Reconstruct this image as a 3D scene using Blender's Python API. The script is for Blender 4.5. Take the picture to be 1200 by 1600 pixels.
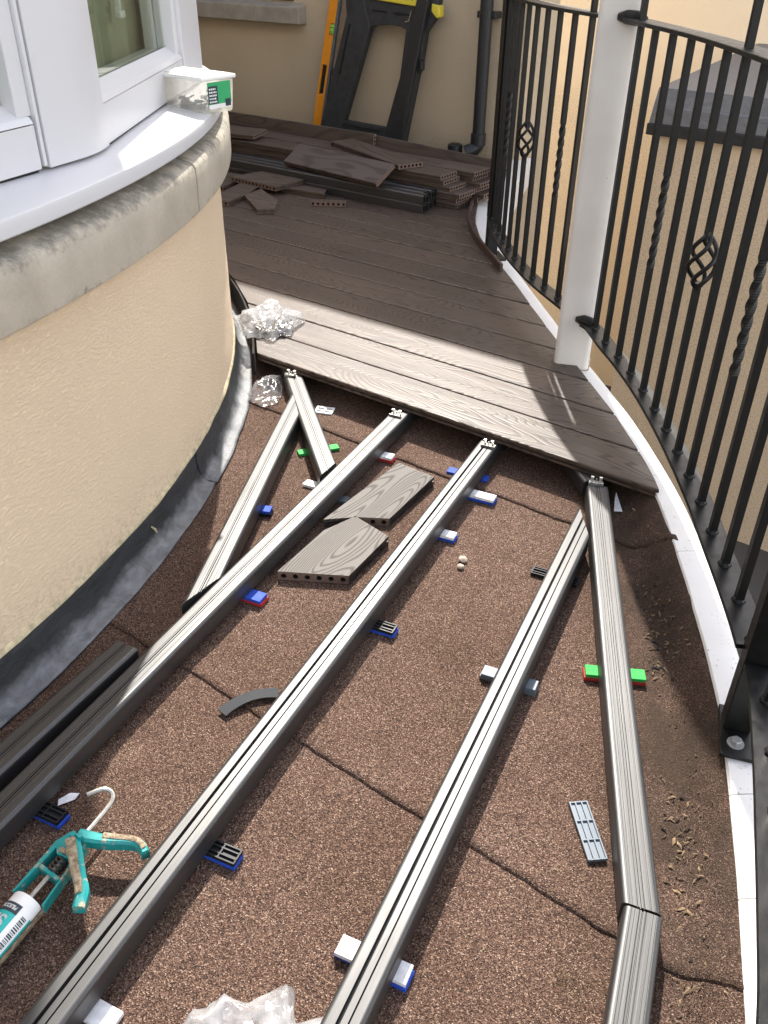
import bpy, bmesh, math, random
from mathutils import Vector, Matrix, noise
R = math.radians
random.seed(7)
for o in list(bpy.data.objects):
    bpy.data.objects.remove(o)
scn = bpy.context.scene
COL = scn.collection

# ------------------------------------------------------------------ camera, sky, sun, exposure
H = 1.15443
PITCH, ROLL = 0.589684912, 0.0115655812
cam_d = bpy.data.cameras.new('camera')
cam = bpy.data.objects.new('camera', cam_d); COL.objects.link(cam)
cam_d.sensor_fit = 'VERTICAL'; cam_d.sensor_height = 36.0
cam_d.lens = 1347.477 / 1600 * 36.0
cam_d.clip_start = 0.02; cam_d.clip_end = 400
fw = Vector((0, math.cos(PITCH), -math.sin(PITCH)))
r0 = Vector((1, 0, 0)); u0 = Vector((0, math.sin(PITCH), math.cos(PITCH)))
cr, sr = math.cos(ROLL), math.sin(ROLL)
cr_, cu_ = cr * r0 + sr * u0, -sr * r0 + cr * u0
m = Matrix((cr_, cu_, -fw)).transposed().to_4x4(); m.translation = Vector((0, 0, H))
cam.matrix_world = m
scn.camera = cam

SUN_AZ, SUN_EL = R(-1.0), R(47.5)          # azimuth from +Y towards +X
world = bpy.data.worlds.new('World'); scn.world = world; world.use_nodes = True
wn = world.node_tree; wn.nodes.clear()
wo = wn.nodes.new('ShaderNodeOutputWorld'); wb = wn.nodes.new('ShaderNodeBackground')
sky = wn.nodes.new('ShaderNodeTexSky'); sky.sky_type = 'NISHITA'; sky.sun_disc = False
sky.sun_elevation = SUN_EL; sky.sun_rotation = SUN_AZ
sky.air_density = 1.0; sky.dust_density = 3.0; sky.ozone_density = 1.0
wb.inputs['Strength'].default_value = 0.15
# bright cloud added over the blue to lift the light on shaded sides
tcw = wn.nodes.new('ShaderNodeTexCoord'); cn = wn.nodes.new('ShaderNodeTexNoise'); cn.inputs['Scale'].default_value = 2.2; cn.inputs['Detail'].default_value = 7; cn.inputs['Roughness'].default_value = .6
cm = wn.nodes.new('ShaderNodeMapRange'); cm.inputs[1].default_value = .38; cm.inputs[2].default_value = .60; cm.inputs[3].default_value = .25; cm.inputs[4].default_value = .95
cx_ = wn.nodes.new('ShaderNodeMix'); cx_.data_type = 'RGBA'; cx_.inputs[7].default_value = (9.8, 9.6, 9.3, 1)
wn.links.new(tcw.outputs['Generated'], cn.inputs['Vector']); wn.links.new(cn.outputs['Fac'], cm.inputs[0]); 
sz_ = wn.nodes.new('ShaderNodeSeparateXYZ'); wn.links.new(tcw.outputs['Generated'], sz_.inputs[0])
ce = wn.nodes.new('ShaderNodeMapRange'); ce.inputs[1].default_value = .40; ce.inputs[2].default_value = .80; ce.inputs[3].default_value = 1.1; ce.inputs[4].default_value = .06   # added cloud fades overhead to keep joist reflections dark
wn.links.new(sz_.outputs[2], ce.inputs[0])
cl_ = wn.nodes.new('ShaderNodeMath'); cl_.operation = 'MULTIPLY'; wn.links.new(cm.outputs[0], cl_.inputs[0]); wn.links.new(ce.outputs[0], cl_.inputs[1]); wn.links.new(cl_.outputs[0], cx_.inputs[0])
wn.links.new(sky.outputs[0], cx_.inputs[6]); wn.links.new(cx_.outputs[2], wb.inputs[0]); wn.links.new(wb.outputs[0], wo.inputs[0])
sun_d = bpy.data.lights.new('sun', 'SUN'); sun_d.energy = 3.9; sun_d.angle = R(0.55); sun_d.color = (1.0, 0.95, 0.87)
sun = bpy.data.objects.new('sun', sun_d); COL.objects.link(sun)
tosun = Vector((math.sin(SUN_AZ) * math.cos(SUN_EL), math.cos(SUN_AZ) * math.cos(SUN_EL), math.sin(SUN_EL)))
sun.rotation_euler = tosun.to_track_quat('Z', 'Y').to_euler(); sun.location = (0, 6, 9)
scn.view_settings.view_transform = 'Standard'; scn.view_settings.look = 'None'
scn.view_settings.exposure = 1.08; scn.view_settings.gamma = 1.0
scn.view_settings.use_curve_mapping = False
try:
    scn.cycles.max_bounces = 10; scn.cycles.transparent_max_bounces = 12; scn.cycles.use_denoising = True
except Exception:
    pass

# ------------------------------------------------------------------ frame: e runs along the deck boards, n away from us across them
TH = -0.634372955
EX = Vector((math.cos(TH), math.sin(TH), 0)); NX = Vector((-math.sin(TH), math.cos(TH), 0))
def en(e, n, z=0.0): return EX * e + NX * n + Vector((0, 0, z))
def to_en(p): return p[0] * EX.x + p[1] * EX.y, p[0] * NX.x + p[1] * NX.y
DECK = 0.08
BC = Vector((-3.02, 2.17, 0))              # centre of the round bay
def fbm(x, y, z=0.0, o=4): return noise.fractal(Vector((x, y, z)), 1.0, 2.0, o)

# ------------------------------------------------------------------ materials
class NT:
    def __init__(s, name):
        s.m = bpy.data.materials.new(name); s.m.use_nodes = True
        s.t = s.m.node_tree; s.b = s.t.nodes['Principled BSDF']; s.out = s.t.nodes['Material Output']
    def n(s, typ, **kw):
        nd = s.t.nodes.new(typ)
        for k, v in kw.items():
            if hasattr(nd, k): setattr(nd, k, v)
            else: nd.inputs[k.replace('_', ' ')].default_value = v
        return nd
    def l(s, a, b): s.t.links.new(a, b)
    def coord(s, which='Object', scale=(1, 1, 1), rnd=True, rot=(0, 0, 0)):
        tc = s.n('ShaderNodeTexCoord'); mp = s.n('ShaderNodeMapping')
        mp.inputs['Scale'].default_value = scale; mp.inputs['Rotation'].default_value = rot
        s.l(tc.outputs[which], mp.inputs['Vector'])
        if rnd:
            oi = s.n('ShaderNodeObjectInfo'); ml = s.n('ShaderNodeMath', operation='MULTIPLY'); ml.inputs[1].default_value = 37.0
            s.l(oi.outputs['Random'], ml.inputs[0]); cb = s.n('ShaderNodeCombineXYZ')
            for i in range(3): s.l(ml.outputs[0], cb.inputs[i])
            s.l(cb.outputs[0], mp.inputs['Location'])
        return mp.outputs[0]
    def noise(s, v, scale, detail=4, rough=.55, dist=0.0):
        nd = s.n('ShaderNodeTexNoise'); nd.inputs['Scale'].default_value = scale; nd.inputs['Detail'].default_value = detail
        nd.inputs['Roughness'].default_value = rough; nd.inputs['Distortion'].default_value = dist
        s.l(v, nd.inputs['Vector']); return nd.outputs['Fac']
    def ramp(s, f, stops, interp='LINEAR'):
        nd = s.n('ShaderNodeValToRGB'); cr = nd.color_ramp; cr.interpolation = interp
        while len(cr.elements) < len(stops): cr.elements.new(.5)
        for e_, (p, c) in zip(cr.elements, stops):
            e_.position = p; e_.color = (*c, 1) if len(c) == 3 else c
        s.l(f, nd.inputs[0]); return nd.outputs[0]
    def rampf(s, f, a, b, va=0.0, vb=1.0):
        nd = s.n('ShaderNodeMapRange'); nd.inputs[1].default_value = a; nd.inputs[2].default_value = b
        nd.inputs[3].default_value = va; nd.inputs[4].default_value = vb; s.l(f, nd.inputs[0]); return nd.outputs[0]
    def mix(s, f, a, b, mode='MIX'):
        nd = s.n('ShaderNodeMix', data_type='RGBA', blend_type=mode)
        for i, v in ((0, f), (6, a), (7, b)):
            if isinstance(v, (int, float)): nd.inputs[i].default_value = v
            elif isinstance(v, tuple): nd.inputs[i].default_value = (*v, 1)
            else: s.l(v, nd.inputs[i])
        return nd.outputs[2]
    def math(s, op, a, b=None):
        nd = s.n('ShaderNodeMath', operation=op)
        for i, v in ((0, a), (1, b)):
            if v is None: continue
            if isinstance(v, (int, float)): nd.inputs[i].default_value = v
            else: s.l(v, nd.inputs[i])
        return nd.outputs[0]
    def bump(s, h, strength, dist, prev=None):
        nd = s.n('ShaderNodeBump'); nd.inputs['Strength'].default_value = strength; nd.inputs['Distance'].default_value = dist
        s.l(h, nd.inputs['Height'])
        if prev is not None: s.l(prev, nd.inputs['Normal'])
        s.l(nd.outputs[0], s.b.inputs['Normal']); return nd.outputs[0]
    def set(s, color=None, rough=None, metal=None, spec=None):
        for k, v in (('Base Color', color), ('Roughness', rough), ('Metallic', metal), ('Specular IOR Level', spec)):
            if v is None: continue
            if isinstance(v, (int, float)): s.b.inputs[k].default_value = v
            elif isinstance(v, tuple): s.b.inputs[k].default_value = (*v, 1)
            else: s.l(v, s.b.inputs[k])

def plain(name, color, rough=.5, metal=0.0, spec=.5, var=.12, scale=30, bump=0.0):
    k = NT(name); v = k.coord(); f = k.noise(v, scale, 4)
    lo = tuple(c * (1 - var) for c in color); hi = tuple(min(1, c * (1 + var)) for c in color)
    k.set(k.ramp(f, [(.3, lo), (.7, hi)]), k.rampf(f, .3, .7, max(.05, rough - .07), min(1, rough + .07)), metal, spec)
    if bump: k.bump(k.noise(v, scale * 8, 3), .5, bump)
    return k.m

def felt_mat():
    k = NT('mineral_felt'); v = k.coord('Object', rnd=False)
    vo = k.n('ShaderNodeTexVoronoi'); vo.inputs['Scale'].default_value = 640; k.l(v, vo.inputs['Vector'])
    sep = k.n('ShaderNodeSeparateColor'); k.l(vo.outputs['Color'], sep.inputs[0])
    gran = k.ramp(sep.outputs[0], [(0, (.020, .015, .013)), (.26, (.072, .042, .031)), (.50, (.126, .073, .053)), (.76, (.178, .108, .078)), (.94, (.30, .20, .15)), (1, (.48, .37, .29))])
    big = k.noise(v, 2.3, 6, .6); mid = k.noise(v, 9, 5, .6)
    c = k.mix(k.rampf(big, .35, .65), gran, k.mix(1.0, gran, (.74, .70, .66), 'MULTIPLY'))
    moss = k.math('MULTIPLY', k.rampf(k.noise(v, 5.2, 6, .65), .56, .70), k.rampf(mid, .42, .6))
    c = k.mix(k.math('MULTIPLY', moss, .55), c, k.mix(1.0, gran, (.52, .58, .40), 'MULTIPLY'))
    pale = k.rampf(k.noise(v, 3.7, 5, .6), .60, .74)
    c = k.mix(k.math('MULTIPLY', pale, .42), c, k.mix(1.0, gran, (1.7, 1.75, 1.75), 'MULTIPLY'))
    dark = k.rampf(k.noise(v, 14, 5, .7), .66, .74)
    c = k.mix(k.math('MULTIPLY', dark, .6), c, (.03, .025, .02))
    # silt and leaf dirt that lies along the kerb side
    sp = k.n('ShaderNodeSeparateXYZ'); k.l(v, sp.inputs[0])
    at = k.n('ShaderNodeAttribute'); at.attribute_name = 'silt'
    silt = k.math('MULTIPLY', at.outputs['Fac'], k.rampf(k.noise(v, 7.5, 6, .65), .30, .56))
    c = k.mix(k.math('MULTIPLY', silt, .82), c, k.mix(k.noise(v, 160, 3), (.022, .015, .011), (.07, .048, .034)))
    k.set(c, .93, 0, .25)
    b1 = k.bump(vo.outputs['Distance'], .8, .0022)
    k.bump(mid, .5, .008, b1)
    return k.m

def wpc_mat(name='embossed_composite', lo=(.030, .021, .016), hi=(.104, .074, .057), emb=1.0, rough=(.36, .54), freq=54):
    """brown composite with a pressed cathedral wood grain; x runs along the board"""
    k = NT(name); v = k.coord('Object', (1.0, 6.5, 1.0))
    f = k.noise(v, 1.35, 1.5, .4, .1)
    f2 = k.noise(k.coord('Object', (8, 60, 8)), 1.0, 3)
    ph = k.math('ADD', k.math('MULTIPLY', f, freq * 6.283), k.math('MULTIPLY', f2, 1.6))
    sn = k.math('SINE', ph)
    line = k.rampf(sn, -.95, -.2)
    fine = k.noise(k.coord('Object', (14, 420, 14)), 1.0, 3, .6)
    mixf = k.math('ADD', k.math('MULTIPLY', line, .6), k.math('MULTIPLY', fine, .4))
    patch = k.noise(k.coord('Object', (1.2, 3, 1)), 2.2, 4)
    col = k.ramp(mixf, [(.1, lo), (.85, hi)])
    col = k.mix(k.rampf(patch, .3, .75, 0, .45), col, tuple(c * .8 for c in lo))
    oi = k.n('ShaderNodeObjectInfo')
    hs = k.n('ShaderNodeHueSaturation'); k.l(col, hs.inputs['Color']); k.l(k.rampf(oi.outputs['Random'], 0, 1, .84, 1.16), hs.inputs['Value'])
    k.set(hs.outputs[0], k.rampf(mixf, 0, 1, rough[1], rough[0]), 0, .5)
    b = k.bump(line, .30 * emb, .0010)
    k.bump(fine, .28 * emb, .0006, b)
    return k.m

def joist_mat(name, base=(.015, .015, .016), lines=True):
    k = NT(name); v = k.coord('Object', (1.5, 900, 900))
    st = k.noise(v, 1.0, 4, .65); st2 = k.noise(k.coord('Object', (3, 240, 240)), 1.0, 2)
    blot = k.noise(k.coord('Object', (5, 20, 20)), 1.0, 5)
    c = k.ramp(st, [(.3, tuple(x * .6 for x in base)), (.7, tuple(x * 1.7 for x in base))])
    dr = k.n('ShaderNodeTexVoronoi'); dr.inputs['Scale'].default_value = 85; k.l(k.coord('Object'), dr.inputs['Vector'])
    drop = k.math('MULTIPLY', k.rampf(dr.outputs['Distance'], .15, .20, 1, 0), k.rampf(k.noise(k.coord('Object'), 6, 3), .52, .6))
    c = k.mix(drop, c, (.008, .008, .009))
    ro = k.math('ADD', k.rampf(st, .25, .75, .37, .49), k.rampf(blot, .3, .7, -.05, .08))
    k.set(c, ro, 0, .52); k.b.inputs['IOR'].default_value = 1.72
    b = k.bump(st, .16, .0006); k.bump(st2, .22 if lines else .06, .0009, b)
    return k.m

def render_mat(name, color, var=.08, specks=True, dist=.0014):
    k = NT(name); v = k.coord('Object', rnd=False)
    vs = k.coord('Object', (1, 1, 2.3), rnd=False, rot=(.12, .1, 0))
    a = k.noise(vs, 85, 6, .68); b = k.noise(v, 150, 4); big = k.noise(v, 1.6, 5)
    c = k.mix(k.rampf(big, .3, .7), color, tuple(x * (1 - var) for x in color))
    pit = k.rampf(k.noise(k.coord('Object', (1, 1, 2.6), rnd=False), 70, 4, .6), .66, .72)
    c = k.mix(k.math('MULTIPLY', pit, .18), c, tuple(x * .55 for x in color))
    if specks:
        s_ = k.math('MULTIPLY', k.rampf(k.noise(k.coord('Object', (1, 1, 1.8), rnd=False), 150, 3), .69, .73), k.rampf(k.noise(v, 4.5, 4), .57, .66))
        c = k.mix(k.math('MULTIPLY', s_, .8), c, (.06, .04, .03))
    sp2 = k.n('ShaderNodeSeparateXYZ'); g2 = k.n('ShaderNodeNewGeometry'); k.l(g2.outputs['Position'], sp2.inputs[0])
    lowz = k.math('ADD', sp2.outputs[2], k.math('MULTIPLY', k.noise(v, 9, 6, .7), -.16))
    splash = k.math('MULTIPLY', k.rampf(lowz, .10, -.02), k.rampf(k.noise(v, 95, 4, .7), .45, .66))
    c = k.mix(k.math('MULTIPLY', splash, .5), c, tuple(x * .32 for x in color))
    k.set(c, .86, 0, .3)
    h = k.math('ADD', k.math('MULTIPLY', k.rampf(a, .40, .60), 1.0), k.math('MULTIPLY', b, .35))
    k.bump(h, .9, dist)
    return k.m

def stone_mat():
    k = NT('cast_stone'); v = k.coord('Object', rnd=False)
    a = k.noise(v, 9, 6, .6); f = k.noise(v, 170, 4, .6)
    c = k.ramp(a, [(.3, (.40, .355, .285)), (.7, (.52, .47, .385))])
    c = k.mix(k.rampf(f, .35, .8, 0, .22), c, (.25, .23, .19))
    g = k.n('ShaderNodeNewGeometry'); sp = k.n('ShaderNodeSeparateXYZ'); k.l(g.outputs['Position'], sp.inputs[0])
    wob = k.math('ADD', sp.outputs[2], k.math('MULTIPLY', k.math('SUBTRACT', k.noise(v, 40, 7, .75), .5), .10))
    grime = k.math('MULTIPLY', k.rampf(wob, .724, .748), k.rampf(k.noise(v, 15, 6, .7), .25, .56, .25, .9))
    c = k.mix(k.math('MULTIPLY', grime, .85), c, (.10, .097, .086))
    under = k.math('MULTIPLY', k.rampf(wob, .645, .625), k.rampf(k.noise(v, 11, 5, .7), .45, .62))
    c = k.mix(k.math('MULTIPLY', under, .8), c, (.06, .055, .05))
    k.set(c, .88, 0, .3); k.bump(f, .5, .0015)
    return k.m

def upvc_mat():
    k = NT('white_upvc'); v = k.coord('Object', rnd=False)
    d = k.rampf(k.noise(v, 11, 6, .7), .60, .72); sp_ = k.rampf(k.noise(v, 190, 2), .755, .79)
    c = k.mix(k.math('MULTIPLY', d, .10), (.61, .61, .63), (.41, .38, .34))
    c = k.mix(k.math('MULTIPLY', k.math('MULTIPLY', sp_, k.rampf(k.noise(v, 6, 3), .5, .62)), .7), c, (.22, .2, .17))
    k.set(c, .34, 0, .5); k.bump(k.noise(v, 6, 2), .06, .004)
    return k.m

def white_paint_mat():
    k = NT('flaking_white_paint'); v = k.coord('Object', rnd=False)
    sp_ = k.math('MULTIPLY', k.rampf(k.noise(v, 150, 4, .65), .635, .68), k.rampf(k.noise(v, 9, 4), .42, .60))
    scuff = k.math('MULTIPLY', k.rampf(k.noise(v, 30, 6, .75), .61, .68), k.rampf(k.noise(v, 3.2, 4), .48, .62))
    c = k.mix(k.rampf(k.noise(v, 4, 5), .3, .7), (.82, .81, .79), (.71, .69, .66))
    c = k.mix(k.math('MULTIPLY', scuff, .5), c, (.33, .29, .25))
    c = k.mix(k.math('MULTIPLY', sp_, .85), c, (.06, .05, .045))
    k.set(c, .5, 0, .45); k.bump(k.noise(v, 60, 4), .2, .002)
    return k.m

def post_mat():
    k = NT('white_post_paint'); v = k.coord('Object', rnd=False)
    c = k.mix(k.rampf(k.noise(v, 5, 5), .35, .7), (.80, .77, .73), (.70, .66, .61))
    sp_ = k.rampf(k.noise(v, 90, 3), .735, .76)
    c = k.mix(k.math('MULTIPLY', sp_, .7), c, (.12, .1, .09))
    k.set(c, .5, 0, .45); k.bump(k.noise(v, 40, 4), .15, .002)
    return k.m

def lead_mat(name, a, b, rough=.42, metal=.55):
    k = NT(name); v = k.coord('Object', rnd=False)
    f = k.noise(k.coord('Object', (1, 1, 2.4), rnd=False), 13, 7, .68, .8); g = k.noise(v, 60, 5, .6)
    c = k.ramp(f, [(.34, a), (.52, tuple((x + y) / 2 for x, y in zip(a, b))), (.68, b)])
    c = k.mix(k.rampf(k.noise(v, 5, 5), .58, .7, 0, .6), c, (.17, .155, .13))
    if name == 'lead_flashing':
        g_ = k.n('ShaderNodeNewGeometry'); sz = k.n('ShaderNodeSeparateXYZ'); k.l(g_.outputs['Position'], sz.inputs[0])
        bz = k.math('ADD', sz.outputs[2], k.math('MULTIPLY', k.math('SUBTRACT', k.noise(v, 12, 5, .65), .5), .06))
        c = k.mix(k.math('MULTIPLY', k.rampf(bz, .012, .034), .93), c, (.017, .019, .023))  # upstand coloured near black, standing in for its dim reflection
    k.set(c, k.rampf(f, .3, .7, rough - .1, rough + .16), metal, .5)
    bb = k.bump(f, .6, .009); k.bump(g, .2, .0015, bb)
    return k.m

def black_metal():
    k = NT('black_gloss_metal'); v = k.coord('Object', rnd=False)
    f = k.noise(v, 55, 5)
    d = k.rampf(k.noise(v, 120, 4, .7), .70, .76)
    c = k.mix(k.math('MULTIPLY', d, .5), (.006, .006, .006), (.10, .09, .085))
    k.set(c, k.rampf(f, .3, .7, .30, .46), 0, .38); k.bump(f, .25, .0015)
    return k.m

def glass_mat():
    k = NT('window_glass')
    k.t.nodes.remove(k.b)
    tr = k.n('ShaderNodeBsdfTransparent'); tr.inputs[0].default_value = (.83, .86, .81, 1)
    gl = k.n('ShaderNodeBsdfGlossy'); gl.inputs['Roughness'].default_value = .015
    lw = k.n('ShaderNodeLayerWeight'); lw.inputs['Blend'].default_value = .5; fo = k.math('ADD', k.math('MULTIPLY', k.math('POWER', lw.outputs['Facing'], 4.0), .42), .035)
    mx = k.n('ShaderNodeMixShader'); k.l(fo, mx.inputs[0]); k.l(tr.outputs[0], mx.inputs[1]); k.l(gl.outputs[0], mx.inputs[2])
    k.l(mx.outputs[0], k.out.inputs[0]); return k.m

def film_mat(name, tint=(.93, .94, .96), haze=.22):
    """thin crinkled polythene: mostly see-through, a little milky, shiny"""
    k = NT(name); k.t.nodes.remove(k.b)
    v = k.coord('Object')
    tr = k.n('ShaderNodeBsdfTransparent'); tr.inputs[0].default_value = (*tint, 1)
    df = k.n('ShaderNodeBsdfDiffuse'); df.inputs[0].default_value = (.85, .86, .88, 1)
    tl = k.n('ShaderNodeBsdfTranslucent'); tl.inputs[0].default_value = (.85, .86, .88, 1)
    gl = k.n('ShaderNodeBsdfGlossy'); gl.inputs['Roughness'].default_value = .16
    bp = k.n('ShaderNodeBump'); bp.inputs['Strength'].default_value = .40; bp.inputs['Distance'].default_value = .004
    vr = k.n('ShaderNodeTexVoronoi', feature='DISTANCE_TO_EDGE'); vr.inputs['Scale'].default_value = 22
    dv = k.n('ShaderNodeVectorMath', operation='ADD'); nz = k.n('ShaderNodeTexNoise'); nz.inputs['Scale'].default_value = 30; k.l(v, nz.inputs['Vector'])
    sm = k.n('ShaderNodeVectorMath', operation='SCALE'); sm.inputs['Scale'].default_value = .03; k.l(nz.outputs['Color'], sm.inputs[0]); k.l(v, dv.inputs[0]); k.l(sm.outputs[0], dv.inputs[1]); k.l(dv.outputs[0], vr.inputs['Vector'])
    k.l(k.rampf(vr.outputs['Distance'], 0, .22), bp.inputs['Height'])
    for q in (df, tl, gl): k.l(bp.outputs[0], q.inputs['Normal'])
    m0 = k.n('ShaderNodeMixShader'); m0.inputs[0].default_value = .5; k.l(df.outputs[0], m0.inputs[1]); k.l(tl.outputs[0], m0.inputs[2])
    m1 = k.n('ShaderNodeMixShader'); k.l(k.rampf(k.noise(v, 26, 5, .6, .5), .35, .7, haze * .35, haze * 1.7), m1.inputs[0]); k.l(tr.outputs[0], m1.inputs[1]); k.l(m0.outputs[0], m1.inputs[2])
    lw = k.n('ShaderNodeLayerWeight'); lw.inputs['Blend'].default_value = .5; k.l(bp.outputs[0], lw.inputs['Normal']); fo = k.math('ADD', k.math('MULTIPLY', k.math('POWER', lw.outputs['Facing'], 3.0), .38), .035)
    m2 = k.n('ShaderNodeMixShader'); k.l(fo, m2.inputs[0]); k.l(m1.outputs[0], m2.inputs[1]); k.l(gl.outputs[0], m2.inputs[2])
    k.l(m2.outputs[0], k.out.inputs[0]); return k.m

def tub_mat():
    k = NT('frosted_tub_plastic'); k.t.nodes.remove(k.b)
    tr = k.n('ShaderNodeBsdfTransparent'); tr.inputs[0].default_value = (.97, .96, .93, 1)
    df = k.n('ShaderNodeBsdfDiffuse'); df.inputs[0].default_value = (.88, .87, .83, 1)
    tl = k.n('ShaderNodeBsdfTranslucent'); tl.inputs[0].default_value = (.88, .87, .83, 1)
    gl = k.n('ShaderNodeBsdfGlossy'); gl.inputs['Roughness'].default_value = .2
    a = k.n('ShaderNodeMixShader'); a.inputs[0].default_value = .6; k.l(df.outputs[0], a.inputs[1]); k.l(tl.outputs[0], a.inputs[2])
    b = k.n('ShaderNodeMixShader'); b.inputs[0].default_value = .50; k.l(tr.outputs[0], b.inputs[1]); k.l(a.outputs[0], b.inputs[2])
    c = k.n('ShaderNodeMixShader'); c.inputs[0].default_value = .07; k.l(b.outputs[0], c.inputs[1]); k.l(gl.outputs[0], c.inputs[2])
    k.l(c.outputs[0], k.out.inputs[0]); return k.m

def teal_mat():
    k = NT('sealant_smeared_teal_enamel'); v = k.coord('Object', rnd=False)
    sm = k.math('MULTIPLY', k.rampf(k.noise(v, 55, 6, .7), .54, .60), k.rampf(k.noise(v, 18, 4), .42, .58))
    c = k.mix(k.rampf(k.noise(v, 90, 4), .3, .7), (.008, .235, .235), (.014, .31, .30))
    c = k.mix(sm, c, (.42, .37, .27)); k.set(c, k.rampf(sm, 0, 1, .32, .8), 0, .5); k.bump(sm, .5, .001)
    return k.m

def crust_mat():
    k = NT('dried_sealant_crust'); v = k.coord('Object', rnd=False)
    a = k.noise(v, 120, 6, .75); b = k.noise(v, 45, 5, .7)
    c = k.ramp(a, [(.30, (.10, .065, .035)), (.5, (.42, .33, .22)), (.72, (.62, .54, .42))])
    k.set(c, .85, 0, .3); k.bump(k.math('ADD', a, b), 1.0, .006); return k.m

M = dict(
    felt=felt_mat(), wpc=wpc_mat(), wpc_off=wpc_mat('embossed_offcut', (.020, .015, .012), (.064, .049, .040), .8, (.56, .70), 46), wpc_flat=wpc_mat('brushed_composite', (.058, .039, .03), (.098, .07, .055), .35, (.5, .68), 10),
    wpc_cut=plain('cut_composite_end', (.15, .10, .078), .8, var=.25, scale=200),
    hole=plain('dark_hollow', (.012, .009, .008), .9),
    joist=joist_mat('grooved_black_joist', lines=False), joist2=joist_mat('fine_grooved_black_joist', (.017, .017, .018), True),
    joist_dark=plain('joist_groove_shadow_plastic', (.012, .012, .013), .6),
    render=render_mat('cream_render', (.88, .70, .50)), render2=render_mat('tan_render', (.65, .525, .365), .1, True, .002),
    cream=render_mat('pale_cream_wall', (.86, .74, .56), .05, False, .001), tan=render_mat('shade_toned_tan_wall', (.70, .545, .375), .06, True, .001),  # tan wall colour is darkened to stand for shade on the extension
    stone=stone_mat(), stone2=plain('grey_stone_sill', (.33, .295, .24), .85, var=.15, scale=14, bump=.002),
    upvc=upvc_mat(), trim=white_paint_mat(), post=post_mat(),
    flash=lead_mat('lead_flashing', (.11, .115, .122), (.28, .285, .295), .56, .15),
    lead=lead_mat('lead_roof', (.115, .117, .125), (.19, .187, .187), .6, .0),
    black=black_metal(), bplastic=plain('black_plastic', (.018, .019, .021), .42, var=.3, scale=60, bump=.001),
    dplastic=plain('dusty_black_plastic', (.028, .030, .033), .5, var=.35, scale=26, bump=.001),
    glass=glass_mat(), film=film_mat('clear_polythene', (.97, .97, .975), haze=.15), film2=film_mat('milky_polythene', (.965, .965, .97), .34),
    tub=tub_mat(),
    tublid=plain('white_tub_lid', (.85, .85, .83), .4, var=.03),
    steel=plain('stainless_steel', (.62, .61, .58), .3, 1.0, scale=80), zinc=plain('zinc_bolt', (.33, .34, .33), .5, .5, scale=90),
    rod=plain('galvanised_rod', (.48, .46, .42), .42, .8, var=.2, scale=120),
    olive=plain('olive_curtain', (.40, .385, .285), .9, var=.1, scale=6), room=plain('room_plaster', (.55, .54, .48), .9),
    white=plain('white_plastic', (.78, .78, .79), .6, spec=.25, var=.16, scale=70, bump=.0006), blue=plain('blue_plastic', (.022, .075, .46), .6, spec=.25, var=.16, scale=70, bump=.0006),
    green=plain('green_plastic', (.03, .36, .07), .6, spec=.25, var=.16, scale=70, bump=.0006), red=plain('red_plastic', (.42, .03, .03), .6, spec=.25, var=.16, scale=70, bump=.0006),
    grey=plain('grey_plastic', (.10, .115, .13), .45, var=.12), slate=plain('slate_blue_plastic', (.115, .15, .19), .45, var=.08),
    ink=plain('black_plastic_gloss', (.012, .013, .015), .45, spec=.3, var=.1), strip=plain('dark_grey_rubber', (.05, .053, .058), .75, spec=.2, var=.2),
    orange=plain('orange_enamel', (.75, .27, .012), .38, var=.06), yellow=plain('yellow_plastic', (.72, .58, .05), .42, var=.06),
    vial=plain('green_vial', (.30, .60, .08), .15, var=.05), teal=teal_mat(),
    sealant=crust_mat(),
    labelw=plain('white_label', (.8, .8, .8), .45, var=.02), labelt=plain('teal_label', (.02, .42, .40), .45, var=.03), labelg=plain('green_label', (.03, .36, .13), .45, var=.04),
    labelk=plain('dark_label', (.02, .035, .05), .45, var=.1),
    bark=plain('bark_litter', (.15, .10, .06), .9, var=.5, scale=50), straw=plain('dry_leaf', (.24, .165, .095), .9, var=.4, scale=60), pebble=plain('pebble', (.42, .34, .27), .8, var=.2, scale=60),
    paving=plain('courtyard_paving', (.075, .07, .065), .9, var=.2, scale=3), dark=plain('dark_tarmac', (.03, .03, .03), .9, var=.2),
    edge=plain('brown_flexible_edging', (.055, .028, .022), .45, var=.2, scale=30),
    beadm=plain('yellowed_render_bead', (.52, .44, .29), .85, var=.3, scale=60, bump=.003),
    rooftop=plain('grey_roof_covering', (.16, .16, .165), .8, var=.1), gutter=plain('black_gutter_plastic', (.02, .02, .022), .4),
)

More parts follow.
